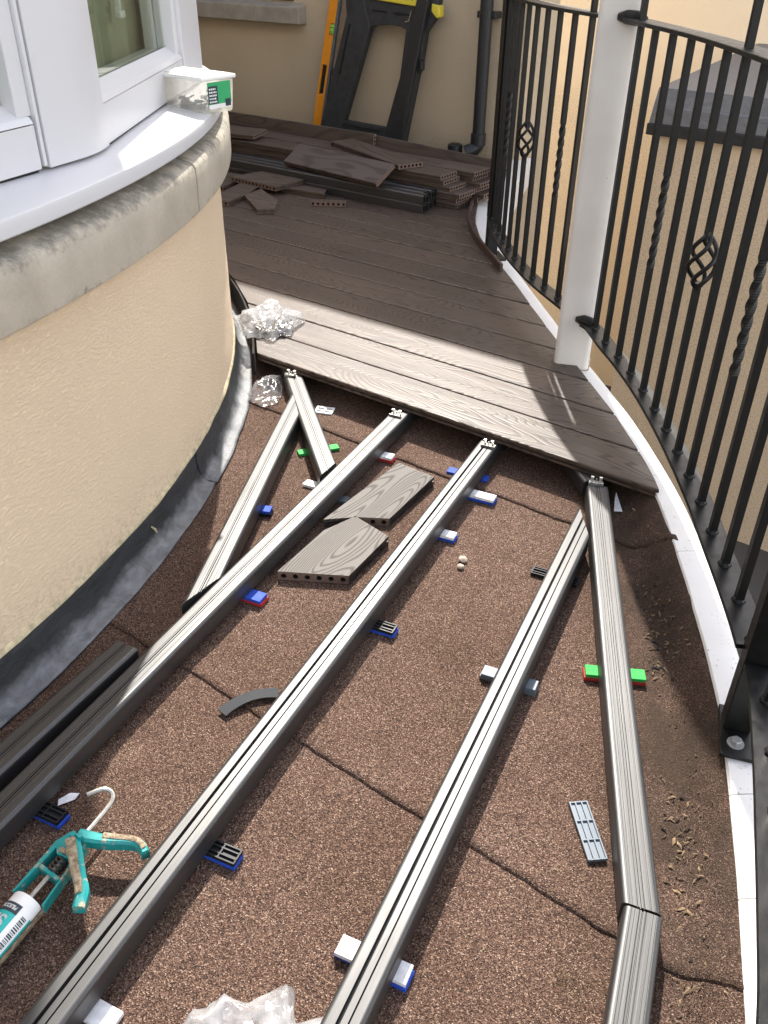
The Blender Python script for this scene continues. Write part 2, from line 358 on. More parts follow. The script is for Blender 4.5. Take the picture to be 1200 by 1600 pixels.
# ------------------------------------------------------------------ mesh helpers
def link(name, me, mat=None, parent=None, loc=(0, 0, 0), rot=(0, 0, 0)):
    o = bpy.data.objects.new(name, me); COL.objects.link(o)
    o.location = loc; o.rotation_euler = rot
    if parent is not None: o.parent = parent
    if mat is not None:
        for mm in (mat if isinstance(mat, (list, tuple)) else [mat]): me.materials.append(mm)
    return o
def obj(name, verts, faces, mat, parent=None, loc=(0, 0, 0), rot=(0, 0, 0), smooth=False, fm=None, bevel=0.0, seg=2):
    me = bpy.data.meshes.new(name); me.from_pydata([tuple(v) for v in verts], [], faces)
    bm = bmesh.new(); bm.from_mesh(me)
    if fm:
        for f, i in zip(bm.faces, fm): f.material_index = i
    bmesh.ops.recalc_face_normals(bm, faces=bm.faces)
    if bevel:
        es = [e for e in bm.edges if e.is_manifold and e.calc_face_angle(0) > .5]
        bmesh.ops.bevel(bm, geom=es, offset=bevel, segments=seg, affect='EDGES', profile=.5)
    for f in bm.faces: f.smooth = bool(smooth)
    bm.to_mesh(me); bm.free()
    if smooth == 'auto':
        try: me.set_sharp_from_angle(angle=R(35))
        except Exception: pass
    return link(name, me, mat, parent, loc, rot)
class MB:
    """collects vertices and faces of one part"""
    def __init__(s): s.v, s.f, s.m = [], [], []
    def add(s, vs, fs, mi=0, mat=None):
        b = len(s.v)
        s.v += [(mat @ Vector(v)) if mat is not None else Vector(v) for v in vs]
        s.f += [tuple(i + b for i in f) for f in fs]; s.m += [mi] * len(fs); return s
    def box(s, lo, hi, mi=0, mat=None):
        x0, y0, z0 = lo; x1, y1, z1 = hi
        v = [(x0, y0, z0), (x1, y0, z0), (x1, y1, z0), (x0, y1, z0), (x0, y0, z1), (x1, y0, z1), (x1, y1, z1), (x0, y1, z1)]
        return s.add(v, [(0, 3, 2, 1), (4, 5, 6, 7), (0, 1, 5, 4), (1, 2, 6, 5), (2, 3, 7, 6), (3, 0, 4, 7)], mi, mat)
    def prism(s, poly, z0, z1, mi=0, mat=None):
        n_ = len(poly)
        v = [(*p, z0) for p in poly] + [(*p, z1) for p in poly]
        f = [tuple(reversed(range(n_))), tuple(range(n_, 2 * n_))] + [(i, (i + 1) % n_, n_ + (i + 1) % n_, n_ + i) for i in range(n_)]
        return s.add(v, f, mi, mat)
    def tube(s, pts, rad, seg=8, mi=0, cap=True, mat=None):
        pts = [Vector(p) for p in pts]; rs = rad if isinstance(rad, (list, tuple)) else [rad] * len(pts)
        vs, fs = [], []; up = None
        for i, p in enumerate(pts):
            t = (pts[min(i + 1, len(pts) - 1)] - pts[max(i - 1, 0)]).normalized()
            if up is None:
                up = Vector((0, 0, 1)) if abs(t.z) < .9 else Vector((1, 0, 0))
            a = (up - t * up.dot(t)).normalized(); up = a; b = t.cross(a)
            for k in range(seg):
                q = 2 * math.pi * (k + .5) / seg
                vs.append(p + (a * math.cos(q) + b * math.sin(q)) * rs[i])
        for i in range(len(pts) - 1):
            for k in range(seg):
                fs.append((i * seg + k, i * seg + (k + 1) % seg, (i + 1) * seg + (k + 1) % seg, (i + 1) * seg + k))
        if cap: fs += [tuple(reversed(range(seg))), tuple(range((len(pts) - 1) * seg, len(pts) * seg))]
        return s.add(vs, fs, mi, mat)
    def build(s, name, mat, parent=None, loc=(0, 0, 0), rot=(0, 0, 0), smooth=False, bevel=0.0, seg=2):
        return obj(name, s.v, s.f, mat, parent, loc, rot, smooth, s.m, bevel, seg)
def empty(name, loc=(0, 0, 0), rz=0.0):
    o = bpy.data.objects.new(name, None); COL.objects.link(o); o.location = loc; o.rotation_euler = (0, 0, rz); o.empty_display_size = .1
    return o
def tag(o, label, cat, group=None):
    o['label'] = label; o['category'] = cat
    if group: o['group'] = group
    return o
def structure(o): o['kind'] = 'structure'; return o
def stuff(o): o['kind'] = 'stuff'; return o
def lerp(a, b, t): return a + (b - a) * t
def spline(pts, n_):
    """Catmull-Rom through the points (any dimension)"""
    out = []; P = [tuple(p) for p in pts]; k = len(P)
    for i in range(k - 1):
        p0, p1, p2, p3 = P[max(i - 1, 0)], P[i], P[i + 1], P[min(i + 2, k - 1)]
        for j in range(n_):
            t = j / n_
            out.append(tuple(.5 * (2 * b + (c - a) * t + (2 * a - 5 * b + 4 * c - d) * t * t + (3 * b - a - 3 * c + d) * t ** 3) for a, b, c, d in zip(p0, p1, p2, p3)))
    out.append(P[-1]); return out
def interp(tab, y):
    """tab: list of (y, value...) with falling y"""
    if y >= tab[0][0]: return tab[0][1:]
    for a, b in zip(tab, tab[1:]):
        if a[0] >= y >= b[0]:
            t = (a[0] - y) / (a[0] - b[0]) if a[0] != b[0] else 0
            return tuple(lerp(p, q, t) for p, q in zip(a[1:], b[1:]))
    return tab[-1][1:]

# ------------------------------------------------------------------ plan of the kerb trim on the outer side: (y, inner x, outer x)
TRIM = [(5.45, .70, .86), (5.0, .575, .74), (4.70, .505, .664), (4.45, .455, .63), (4.20, .418, .585), (3.95, .392, .515), (3.70, .398, .489), (3.45, .430, .505), (3.15, .474, .541),
        (2.85, .510, .578), (2.55, .551, .618), (2.3, .588, .654), (2.1, .616, .680), (1.9, .634, .695), (1.74, .640, .701), (1.6, .634, .699), (1.43, .621, .690),
        (1.2, .597, .662), (1.05, .577, .642), (.937, .553, .620), (.742, .505, .572), (.587, .463, .532), (.40, .405, .475), (.2, .325, .395), (-.1, .18, .25)]
TRIM_S = sorted(spline(TRIM, 6), key=lambda p: -p[0])
def trim_in(y): return interp(TRIM_S, y)[0]
def trim_out(y): return interp(TRIM_S, y)[1]

# ------------------------------------------------------------------ ground far below and roof
g = MB(); g.add([(-150, -150, -2.34), (150, -150, -2.34), (150, 150, -2.34), (-150, 150, -2.34)], [(0, 1, 2, 3)])
structure(g.build('ground', M['paving']))

def bay_x(y, rad):
    d = rad * rad - (y - BC.y) ** 2
    return BC.x + math.sqrt(d) if d > 0 else None
roof = MB()
oy = [p for p in TRIM_S if p[0] > -.1]
poly = [(p[2] - .02, p[0]) for p in reversed(oy)] + [(-.6, 6.6), (-3.4, 6.6), (-3.4, -.1)]
roof.prism(poly, -2.33, -.03)
flat_roof = structure(roof.build('flat_roof', M['render2']))
RT = math.atan2(EX.y, EX.x)
def felt_z(e, n):
    p = en(e, n); d = trim_in(p.y) - p.x
    up = max(0.0, min(1.0, (.075 - d) / .085)); up = up * up * (3 - 2 * up)
    wr = .006 * fbm(p.x * 14, p.y * 5, 3.3) * max(0, min(1, (.16 - d) / .12))
    return .061 * up + wr + .0022 * fbm(p.x * 3.1, p.y * 3.1, .5)
def felt_sheet(n0, n1, k):
    lap = .07; NN = max(8, int((n1 - n0 + lap) / .014)); NE = 150
    vs, fs, silt = [], [], []
    for i in range(NN + 1):
        n_ = n0 + (n1 + lap - n0) * i / NN
        wob = .010 * fbm(k * 7.1, 0, .2)
        # ends of the row: under the bay wall on the left, up the kerb on the right
        es = []
        e0, e1 = None, None
        e = -4.6
        last = None
        while e < 2.0:
            p = en(e, n_)
            inb = (Vector((p.x, p.y, 0)) - BC).length < 2.59
            if not inb and e0 is None: e0 = e
            if inb: e0 = None
            if p.x > trim_in(p.y) + .012: e1 = e; break
            e += .01
        if e1 is None: e1 = 2.0
        if e0 is None: e0 = e1 - .1
        tail = (n_ - n1) / lap if n_ > n1 else 0
        for j in range(NE + 1):
            t = j / NE; t = 1 - (1 - t) ** 1.6
            ee = lerp(e0, e1, t)
            jag = (.007 * fbm(ee * 4, k * 3.3, 1) + .0028 * fbm(ee * 30, k * 3.3, 2)) * max(0, 1 - i / 4)
            p = en(ee, n_ + jag, 0)
            z = felt_z(ee, n_ + jag)
            lift = .0045 * max(0.0, 1 - (n_ - n0) / .10) if k else 0
            z += lift - (.006 * tail)
            vs.append((p.x, p.y, z))
            d = trim_in(p.y) - p.x
            silt.append(max(0.0, min(1.0, (.215 - d) / .13)) * (1 if p.y > .75 else max(0, (p.y - .45) / .3)))
    W_ = NE + 1
    for i in range(NN):
        for j in range(NE):
            fs.append((i * W_ + j, i * W_ + j + 1, (i + 1) * W_ + j + 1, (i + 1) * W_ + j))
    # turned-down front edge so the lap has thickness
    b = len(vs)
    for j in range(W_):
        x, y, z = vs[j]; vs.append((x - .0005, y - .001, z - .006)); silt.append(silt[j])
    for j in range(NE): fs.append((b + j, b + j + 1, j + 1, j))
    o = obj('felt_sheet', vs, fs, M['felt'], flat_roof, smooth=True)
    at = o.data.attributes.new('silt', 'FLOAT', 'POINT')
    for i_, v_ in enumerate(silt): at.data[i_].value = v_
    return o
for k, (a, b) in enumerate([(-.25, .732), (.732, 1.615), (1.615, 2.6)]): felt_sheet(a, b, k)

# ------------------------------------------------------------------ trim (white kerb) with its outer fascia
trim = empty('kerb_trim', (0, 0, 0)); tag(trim, 'curved white painted kerb trim running under the black railing', 'kerb trim')
def trim_run(y0, y1):
    prof = []
    rows = []
    ys = [y0 + (y1 - y0) * i / max(2, int((y0 - y1) / .03)) for i in range(max(2, int((y0 - y1) / .03)) + 1)]
    vs, fs = [], []
    for y in ys:
        a, b = trim_in(y), trim_out(y)
        w_ = .0012 * fbm(y * 9, 2.2); zz = .065 + .0012 * fbm(y * 5, 7)
        pr = [(a + w_ + .004, zz - .05), (a + w_, zz - .004), (a + w_ + .003, zz), (lerp(a, b, .60), zz + .002), (lerp(a, b, .84), zz - .001), (b - .003, zz - .008), (b, zz - .016), (b, zz - .15), (b - .02, zz - .15)]
        vs += [(x, y, z) for x, z in pr]
    K = 9
    for i in range(len(ys) - 1):
        for j in range(K - 1): fs.append((i * K + j, i * K + j + 1, (i + 1) * K + j + 1, (i + 1) * K + j))
    fs += [tuple(range(K)), tuple(range((len(ys) - 1) * K, len(ys) * K))]
    return obj('trim_board', vs, fs, M['trim'], trim, smooth='auto')
for a, b in [(5.44, 3.722), (3.72, 2.342), (2.34, 1.802), (1.80, 1.492), (1.49, .862), (.86, .69), (.688, -.05)]: trim_run(a, b)

# ------------------------------------------------------------------ deck boards
deck = structure(empty('deck', (0, 0, 0)))
S0 = 1.7616
PROF = [(0, -.0225), (0, -.016), (.007, -.0155), (.007, -.009), (0, -.0085), (0, -.004), (.0012, -.0012), (.004, 0), (.04, .0003), (.075, 0), (.11, .0003), (.141, 0), (.1438, -.0012), (.145, -.004), (.145, -.0225)]
def deck_ends(n_):
    e0 = None; e1 = None; e = -6.2
    while e < 2.2:
        p = en(e, n_)
        inb = (Vector((p.x, p.y, 0)) - BC).length < 2.640
        if inb: e0 = None
        elif e0 is None: e0 = e
        if p.x > trim_in(p.y) + .004: e1 = e; break
        e += .004
    if e0 is None: e0 = e1 - .3
    return max(e0, -5.1), e1
for k in range(20):
    n0 = S0 + .15 * k
    if n0 + .145 > 4.735: break
    c = None; vs = []; fs = []
    ends = [deck_ends(n0 + q) for q in (0, .0725, .145)]
    org_e = (ends[1][0] + ends[1][1]) / 2
    tilt = random.uniform(-.0006, .0006); dz = random.uniform(-.0008, .0008)
    def endat(q):
        t = q / .145
        f_ = lambda i: ends[0][i] * (1 - t) * (1 - 2 * t) + 4 * ends[1][i] * t * (1 - t) + ends[2][i] * t * (2 * t - 1)
        return f_(0), f_(1)
    K = len(PROF); NS = 1
    for s_ in range(2):
        for q, z in PROF:
            a, b = endat(q)
            vs.append(((a, b)[s_] - org_e, q, z + dz + tilt * (s_ * 2 - 1)))
    for j in range(K): fs.append((j, (j + 1) % K, K + (j + 1) % K, K + j))
    fs += [tuple(reversed(range(K))), tuple(range(K, 2 * K))]
    obj('deck_board', vs, fs, M['wpc'], deck, loc=en(org_e, n0, DECK), rot=(0, 0, RT))
# edging strips along the cut ends of the boards
def ribbon(name, pts, z0, z1, th, mat, parent):
    mb = MB(); n_ = len(pts); vs, fs = [], []
    for i, p in enumerate(pts):
        a = Vector(pts[max(i - 1, 0)]); b = Vector(pts[min(i + 1, n_ - 1)]); d = (b - a).normalized(); nn = Vector((-d.y, d.x))
        q = Vector(p[:2])
        l_, r_ = q - nn * th / 2, q + nn * th / 2
        vs += [(l_.x, l_.y, z0), (r_.x, r_.y, z0), (r_.x, r_.y, z1), (l_.x, l_.y, z1)]
    for i in range(n_ - 1):
        for j in range(4): fs.append((4 * i + j, 4 * i + (j + 1) % 4, 4 * i + 4 + (j + 1) % 4, 4 * i + 4 + j))
    fs += [(0, 1, 2, 3), tuple(4 * (n_ - 1) + j for j in (3, 2, 1, 0))]
    return obj(name, vs, fs, mat, parent, smooth=False)
ribbon('edging_strip', [(BC.x + 2.630 * math.cos(a), BC.y + 2.630 * math.sin(a)) for a in [R(6.5 + i * 1.5) for i in range(26)]], .012, .083, .006, M['hole'], deck)
ribbon('edging_strip', [(trim_in(y) - .014 - .012 * math.sin((y - 3.25) * 2.6), y) for y in [3.28 + i * .04 for i in range(32)]], .02, .110, .011, M['edge'], deck)

# ------------------------------------------------------------------ joists laid out on the roof
def joist_profile(w, h, kind):
    if kind == 'wide':
        gr = [(.40, .105, .009), (.635, .045, .005)]
    else:
        gr = [(.40, .022, .002), (.475, .045, .003), (.57, .028, .002), (.20, .010, .0007), (.28, .010, .0007), (.75, .010, .0007), (.84, .010, .0007)]
    gr.sort()
    top = [(0.0, h - .007), (.0012, h - .0030), (.0038, h - .0008), (.0070, h), (.0078, h)]
    for c, ww, d in gr:
        top += [((c - ww / 2) * w, h), ((c - ww / 2) * w + .0004, h - d), ((c + ww / 2) * w - .0004, h - d), ((c + ww / 2) * w, h)]
    top += [(w - .0078, h), (w - .0070, h), (w - .0038, h - .0008), (w - .0012, h - .0030), (w, h - .007)]
    return [(0.0, 0.0), (0.0, h - .008)] + top + [(w, h - .008), (w, 0.0)]
JH = .040; JZ = .017
def joist(far, near, tf, tn, kind, label, w=.052, z=JZ, roll=0.0):
    far, near = Vector((*far, 0)), Vector((*near, 0)); d = (near - far); L = d.length; d.normalize()
    pr = joist_profile(w, JH, kind); K = len(pr); NS = max(2, int(L / .12))
    vs, fs = [], []
    for i in range(NS + 1):
        for y, zz in pr:
            x0, x1 = y * tf, L + y * tn
            x = lerp(x0, x1, i / NS)
            vs.append((x, y, zz + .0009 * fbm(x * 2.2, far.x * 9, 0)))
    for i in range(NS):
        for j in range(K): fs.append((i * K + j, i * K + (j + 1) % K, (i + 1) * K + (j + 1) % K, (i + 1) * K + j))
    fs += [tuple(range(K)), tuple(range(NS * K, NS * K + K))]
    # local y points to the viewer's right: z up, x along the joist towards the viewer
    o = obj('joist', vs, fs, M['joist'] if kind == 'wide' else M['joist2'], None, loc=(far.x, far.y, z), rot=(0, 0, math.atan2(d.y, d.x)), smooth='auto')
    tag(o, label, 'joist', 'black composite joists laid out on the roof'); return o
dj = Vector((-.424, -.9056))
def back(p, d, t): return (p[0] - d[0] * t, p[1] - d[1] * t)
joist(back((.009, 2.126), dj, .30), (-.66, .70), 0, 0, 'fine', 'long joist from the deck edge past the diagonal joists into the bay shade')
joist(back((.245, 1.976), dj, .30), (-.52, .345), 0, 0, 'wide', 'long wide grooved joist beside the loose offcuts, touched by the caulking gun')
joist((.453, 1.676), (-.20, .243), 2.2, 0, 'wide', 'joist with a pointed mitred tip next to the long joist nearest the kerb')
joist((.488, 1.768), (.3325, .688), 0, .22, 'fine', 'bright joist nearest the kerb, resting on green packers')
joist((.3345, .6835), (.195, .315), .02, 0, 'fine', 'short joist end mitred onto the joist nearest the kerb')
joist((.418, 2.12), (.484, 1.782), 0, -.25, 'fine', 'joist mostly hidden under the deck corner by the kerb')
joist((-.269, 2.262), (-.3965, 1.304), 2.75, -1.95, 'fine', 'diagonal joist with raindrops between the lead flashing and the long joist')
joist(back((-.307, 2.389), (.243, -.970), .30), (-.1575, 1.795), 0, -1.08, 'fine', 'short slanting joist from the deck edge to the long joist')
joist((-.498, 1.201), (-.79, .625), 0, 0, 'fine', 'dark joist in shade alongside the lead flashing')

# ------------------------------------------------------------------ stainless clips at the deck edge
def clip(x, y, rz, label):
    t = empty('deck_clip', (x, y, .057), rz); tag(t, label, 'deck clip', 'stainless clips along the deck edge')
    b = MB(); b.box((-.017, -.010, 0), (.017, .010, .0015)); b.box((-.017, -.0115, 0), (.017, -.010, .007)); b.build('clip_plate', M['steel'], t)
    for sx in (-.010, .010):
        b = MB(); b.box((sx - .0035, .003, .0016), (sx + .0035, .0045, .017)); b.box((sx - .0035, -.003, .0155), (sx + .0035, .003, .017)); b.build('prong', M['steel'], t)
    b = MB(); b.tube([(0, -.003, .0016), (0, -.003, .0045)], .004, 8); b.tube([(0, .0015, .0016), (0, .0015, .012)], .0018, 6); b.build('screw', M['zinc'], t)
clip(-.281, 2.368, R(-20), 'steel clip on the short slanting joist, leftmost along the deck edge')
clip(.031, 2.117, R(-27), 'steel clip at the deck edge on the long joist beside the diagonal joists')
clip(.268, 1.953, R(-27), 'steel clip at the deck edge on the wide grooved joist')
clip(.512, 1.776, R(-12), 'steel clip at the deck corner near the kerb')

# ------------------------------------------------------------------ packing shims
def shim_mesh(L, w, t, style):
    b = MB()
    if style == 'flat':
        b.box((-L / 2, -w / 2, 0), (L / 2, w / 2, t))
    elif style == 'grid':
        b.box((-L / 2, -w / 2, 0), (L / 2, w / 2, t * .45))
        rib = .0022
        for yy in (-w / 2, w / 2 - rib, -.006, .004): b.box((-L / 2 + .0002, yy, t * .45), (L / 2 - .0002, yy + rib, t))
        nx = max(2, int(L / .027))
        for i in range(nx + 1):
            xx = -L / 2 + (L - rib) * i / nx; b.box((xx, -w / 2 + .0003, t * .45), (xx + rib, w / 2 - .0003, t - .0003))
    elif style == 'frame':
        r_ = .006
        b.box((-L / 2, -w / 2, 0), (L / 2, -w / 2 + r_, t)); b.box((-L / 2, w / 2 - r_, 0), (L / 2, w / 2, t))
        for i in range(3):
            xx = -L / 2 + (L - r_) * i / 2; b.box((xx, -w / 2 + r_, 0), (xx + r_, w / 2 - r_, t - .0003))
        b.box((-L / 2 + r_, -r_ / 2, 0), (L / 2 - r_, r_ / 2, t - .0006))
    return b
SH_GROUP = 'plastic packing shims under the joists'
def shim(x, y, deg, L, layers, w=.026):
    z = .0015
    for colr, style, label in layers:
        t = .0075
        o = shim_mesh(L, w, t, style).build('packing_shim', M[colr], None, (x + random.uniform(-.001, .001), y, z), (0, 0, R(deg + random.uniform(-2, 2))), bevel=.0006 if style == 'flat' else 0, seg=1)
        tag(o, label, 'packing shim', SH_GROUP); z += t + .0003
        L -= .004
shim(-.306, 1.714, -9, .080, [('ink', 'flat', 'black shim under the blue one on the diagonal joist with raindrops'), ('blue', 'flat', 'blue shim sticking out right of the diagonal joist with raindrops')])
shim(-.288, 1.397, -25, .096, [('red', 'flat', 'red shim under the blue one below the loose offcuts'), ('blue', 'flat', 'large blue shim on red right of the long joist, left of the loose offcuts')], .030)
shim(-.178, 2.012, 18, .112, [('green', 'flat', 'bright green shim crossing under the short slanting joist')])
shim(-.165, 1.829, -25, .080, [('white', 'flat', 'white shim left of where the short slanting joist meets the long joist')])
shim(-.016, 1.981, -25, .088, [('red', 'flat', 'red shim under the white one behind the loose offcuts'), ('white', 'flat', 'white shim on red just behind the loose offcuts')])
shim(-.126, 1.782, -25, .086, [('grey', 'flat', 'grey shim beside the left corner of the loose offcuts')])
shim(.215, 1.893, -25, .108, [('blue', 'flat', 'blue shim crossing the wide grooved joist nearest the deck')])
shim(.224, 1.789, -25, .104, [('blue', 'flat', 'blue shim under the long white one right of the wide grooved joist'), ('white', 'flat', 'long white shim on blue right of the wide grooved joist')], .028)
shim(.124, 1.626, -25, .090, [('blue', 'flat', 'blue shim under the small white one beside the loose offcuts'), ('white', 'flat', 'small white shim on blue right of the wide grooved joist')])
shim(-.014, 1.303, -25, .088, [('blue', 'flat', 'blue shim under the shiny black one halfway down the wide grooved joist'), ('ink', 'grid', 'shiny black shim on blue halfway down the wide grooved joist')])
shim(-.250, .793, -25, .090, [('blue', 'flat', 'blue shim under the ribbed black one near the caulking gun joist'), ('ink', 'grid', 'ribbed black shim on blue near the lower end of the wide grooved joist')])
shim(-.532, .861, -25, .092, [('blue', 'flat', 'blue shim under the ribbed black one in the shade behind the caulking gun'), ('ink', 'grid', 'ribbed black shim in the shade behind the caulking gun')])
shim(-.372, .564, -25, .092, [('white', 'flat', 'white shim at the bottom edge under the wide grooved joist')], .030)
shim(-.006, .626, -25, .108, [('blue', 'flat', 'dark blue shim under the white one beside the plastic bag in front'), ('white', 'flat', 'white shim on dark blue crossing the mitred joist by the front bag')], .029)
shim(.236, 1.156, -25, .108, [('grey', 'flat', 'lower grey shim crossing under the mitred joist'), ('slate', 'flat', 'upper slate grey shim crossing under the mitred joist')])
shim(.372, 1.474, -25, .102, [('ink', 'grid', 'black ribbed shim crossing under the mitred tip of the joist')])
shim(.434, 1.173, -8, .114, [('red', 'flat', 'red shim under the green one by the kerb'), ('green', 'flat', 'green shim crossing under the joist nearest the kerb')], .028)
o = shim_mesh(.105, .030, .006, 'grid').build('packing_shim', M['slate'], None, (.3205, .837, .003), (R(0), 0, R(96)))
tag(o, 'loose slate blue ribbed shim lying flat by itself beside the kerb joist', 'packing shim', SH_GROUP)
o = shim_mesh(.054, .034, .004, 'frame').build('spacer_frame', M['white'], None, (-.176, 2.243, .004), (R(6), 0, R(-14)))
tag(o, 'small white open spacer frame on the felt near the deck edge', 'spacer')

# ------------------------------------------------------------------ decking boards with hollow ends
def hollow_end(b, x, y0, y1, z0, z1, n_, sgn, depth=.02, rr=.0062, mi=1, mh=2):
    """end face of a hollow board: a row of round holes with depth"""
    w = (y1 - y0) / n_; zc = (z0 + z1) / 2
    for i in range(n_):
        a, c = y0 + w * i, y0 + w * (i + 1); yc = (a + c) / 2
        outer = [(c, z1), (yc, z1), (a, z1), (a, zc), (a, z0), (yc, z0), (c, z0), (c, zc)]
        ang = [45, 90, 135, 180, 225, 270, 315, 0]
        inner = [(yc + rr * math.cos(R(q)), zc + rr * math.sin(R(q))) for q in ang]
        vs = [(x, *p) for p in outer] + [(x, *p) for p in inner] + [(x - sgn * depth, *p) for p in inner]
        f1 = [(k, (k + 1) % 8, 8 + (k + 1) % 8, 8 + k) for k in range(8)]
        f2 = [(8 + k, 8 + (k + 1) % 8, 16 + (k + 1) % 8, 16 + k) for k in range(8)] + [tuple(range(16, 24))]
        b.add(vs, f1, mi); b.add(vs, f2, mh)
BM3 = None
def board(L, w=.142, h=.0225, ends=(True, True), name='decking_board'):
    """plain board in local space, x along; both ends show six round holes"""
    b = MB()
    pr = [(0, 0), (0, .007), (.005, .0075), (.005, .013), (0, .0135), (0, h - .003), (.003, h), (w - .003, h), (w, h - .003), (w, .0135), (w - .005, .013), (w - .005, .0075), (w, .007), (w, 0)]
    K = len(pr)
    vs = [(0, y, z) for y, z in pr] + [(L, y, z) for y, z in pr]
    b.add(vs, [(j, (j + 1) % K, K + (j + 1) % K, K + j) for j in range(K)], 0)
    for x, sg, on in ((0, -1, ends[0]), (L, 1, ends[1])):
        if on: hollow_end(b, x, .0055, w - .0055, .0001, h - .0001, 6, sg)
        b.add([(x, 0, 0), (x, .0055, 0), (x, .0055, h), (x, .003, h), (x, 0, h - .003)], [(0, 1, 2, 3, 4)], 1)
        b.add([(x, w - .0055, 0), (x, w, 0), (x, w, h - .003), (x, w - .003, h), (x, w - .0055, h)], [(0, 1, 2, 3, 4)], 1)
        if not on: b.add([(x, .0055, 0), (x, w - .0055, 0), (x, w - .0055, h), (x, .0055, h)], [(0, 1, 2, 3)], 1)
    me = bpy.data.meshes.new(name); me.from_pydata([tuple(v) for v in b.v], [], b.f)
    for p, i in zip(me.polygons, b.m): p.material_index = i
    bm = bmesh.new(); bm.from_mesh(me); bmesh.ops.remove_doubles(bm, verts=bm.verts, dist=.00004); bmesh.ops.recalc_face_normals(bm, faces=bm.faces); bm.to_mesh(me); bm.free()
    for q in ('wpc_flat', 'wpc_cut', 'hole'): me.materials.append(M[q])
    return me
# the main stack by the back wall: boards all run along e; right-hand ends ragged
LONG = board(3.0, ends=(False, True))
STK = 'decking boards stacked by the back wall'
lay = ['bottom', 'second', 'third', 'fourth', 'fifth', 'top']
def put_board(me, e, n, z, label, group=STK, dz=0.0, rx=0.0, ry=0.0, yaw=0.0):
    o = bpy.data.objects.new('decking_board', me); COL.objects.link(o)
    o.location = en(e, n, z); o.rotation_euler = (rx, ry, RT + R(yaw)); tag(o, label, 'decking board', group); return o
ends_front = [-2.215, -2.222, -2.205, -2.262, -2.300, -2.312]
ends_rear = [-2.20, -2.165, -2.21, -2.19, -2.235, -2.225]
for k in range(6):
    put_board(LONG, ends_front[k] - 3.0, 3.562 + random.uniform(-.004, .006), DECK + .0005 + k * .0232, '%s board of the front column of the stack by the back wall' % lay[k])
for k in range(6):
    put_board(LONG, ends_rear[k] - 3.0, 3.722 + random.uniform(-.004, .006), DECK + .0005 + k * .0232, '%s board of the rear column of the stack by the back wall' % lay[k])
# boards standing on edge against the wall behind the stack
put_board(board(1.45), -4.42, 3.905, DECK + .055, 'long board standing on edge behind the stack, below the spirit level', rx=R(80), ry=0)
put_board(board(1.0), -3.18, 3.93, DECK + .05, 'board standing on edge behind the stack, at the foot of the trestle', rx=R(78), ry=R(2))
# loose ones on top
put_board(board(.66), -3.15, 3.765, DECK + .1402, 'short board lying askew on top of the stack', yaw=-21)
put_board(board(.66, ends=(True, False)), -3.20, 3.455, DECK + .086, 'short board lying on the black joist pile and leaning on the stack', rx=R(30), yaw=-7)
put_board(board(.50), -4.02, 3.46, DECK + .150, 'board offcut lying across the left end of the joist pile', yaw=14, rx=R(4))
# pile of hollow black joists in front of the stack
def joist_tube(L, w=.049, h=.039):
    b = MB(); t = .004
    pr = joist_profile(w, h, 'wide'); K = len(pr)
    vs = [(0, y, z) for y, z in pr] + [(L, y, z) for y, z in pr]
    b.add(vs, [(j, (j + 1) % K, K + (j + 1) % K, K + j) for j in range(K)], 0)
    b.add([(0, y, z) for y, z in pr], [tuple(range(K))], 0)
    hz = h - .0045
    o_ = [(t, t), (w / 2 - t / 2, t), (w / 2 - t / 2, hz - t), (t, hz - t)]
    i2 = [(w / 2 + t / 2, t), (w - t, t), (w - t, hz - t), (w / 2 + t / 2, hz - t)]
    x = L - .0004
    yy = [0, t, w / 2 - t / 2, w / 2 + t / 2, w - t, w]; zz = [0, t, hz - t, hz]
    for a in range(5):
        for c in range(3):
            if c == 1 and a in (1, 3):
                q = [(yy[a], zz[1]), (yy[a + 1], zz[1]), (yy[a + 1], zz[2]), (yy[a], zz[2])]
                v_ = [(L, *p) for p in q] + [(L - .05, *p) for p in q]
                b.add(v_, [(i, (i + 1) % 4, 4 + (i + 1) % 4, 4 + i) for i in range(4)] + [(4, 5, 6, 7)], 1)
            else:
                b.add([(L, yy[a], zz[c]), (L, yy[a + 1], zz[c]), (L, yy[a + 1], zz[c + 1]), (L, yy[a], zz[c + 1])], [(0, 1, 2, 3)], 0)
    me = bpy.data.meshes.new('joist'); me.from_pydata([tuple(v) for v in b.v], [], b.f)
    for p, i in zip(me.polygons, b.m): p.material_index = i
    bm = bmesh.new(); bm.from_mesh(me); bmesh.ops.recalc_face_normals(bm, faces=bm.faces); bm.to_mesh(me); bm.free()
    me.materials.append(M['joist']); me.materials.append(M['hole']); return me
JT = joist_tube(3.0)
for r_ in range(2):
    for c in range(3):
        o = bpy.data.objects.new('joist', JT); COL.objects.link(o)
        o.location = en(-2.30 - 3.0 - .012 * c - (.02 if r_ and c == 1 else 0), 3.398 + c * .0515 + r_ * .002, DECK + .001 + r_ * .0395); o.rotation_euler = (0, 0, RT)
        tag(o, '%s joist in the %s layer of the black pile' % (('front', 'middle', 'rear')[c], ('lower', 'upper')[r_]), 'joist', 'hollow black joists piled before the board stack')
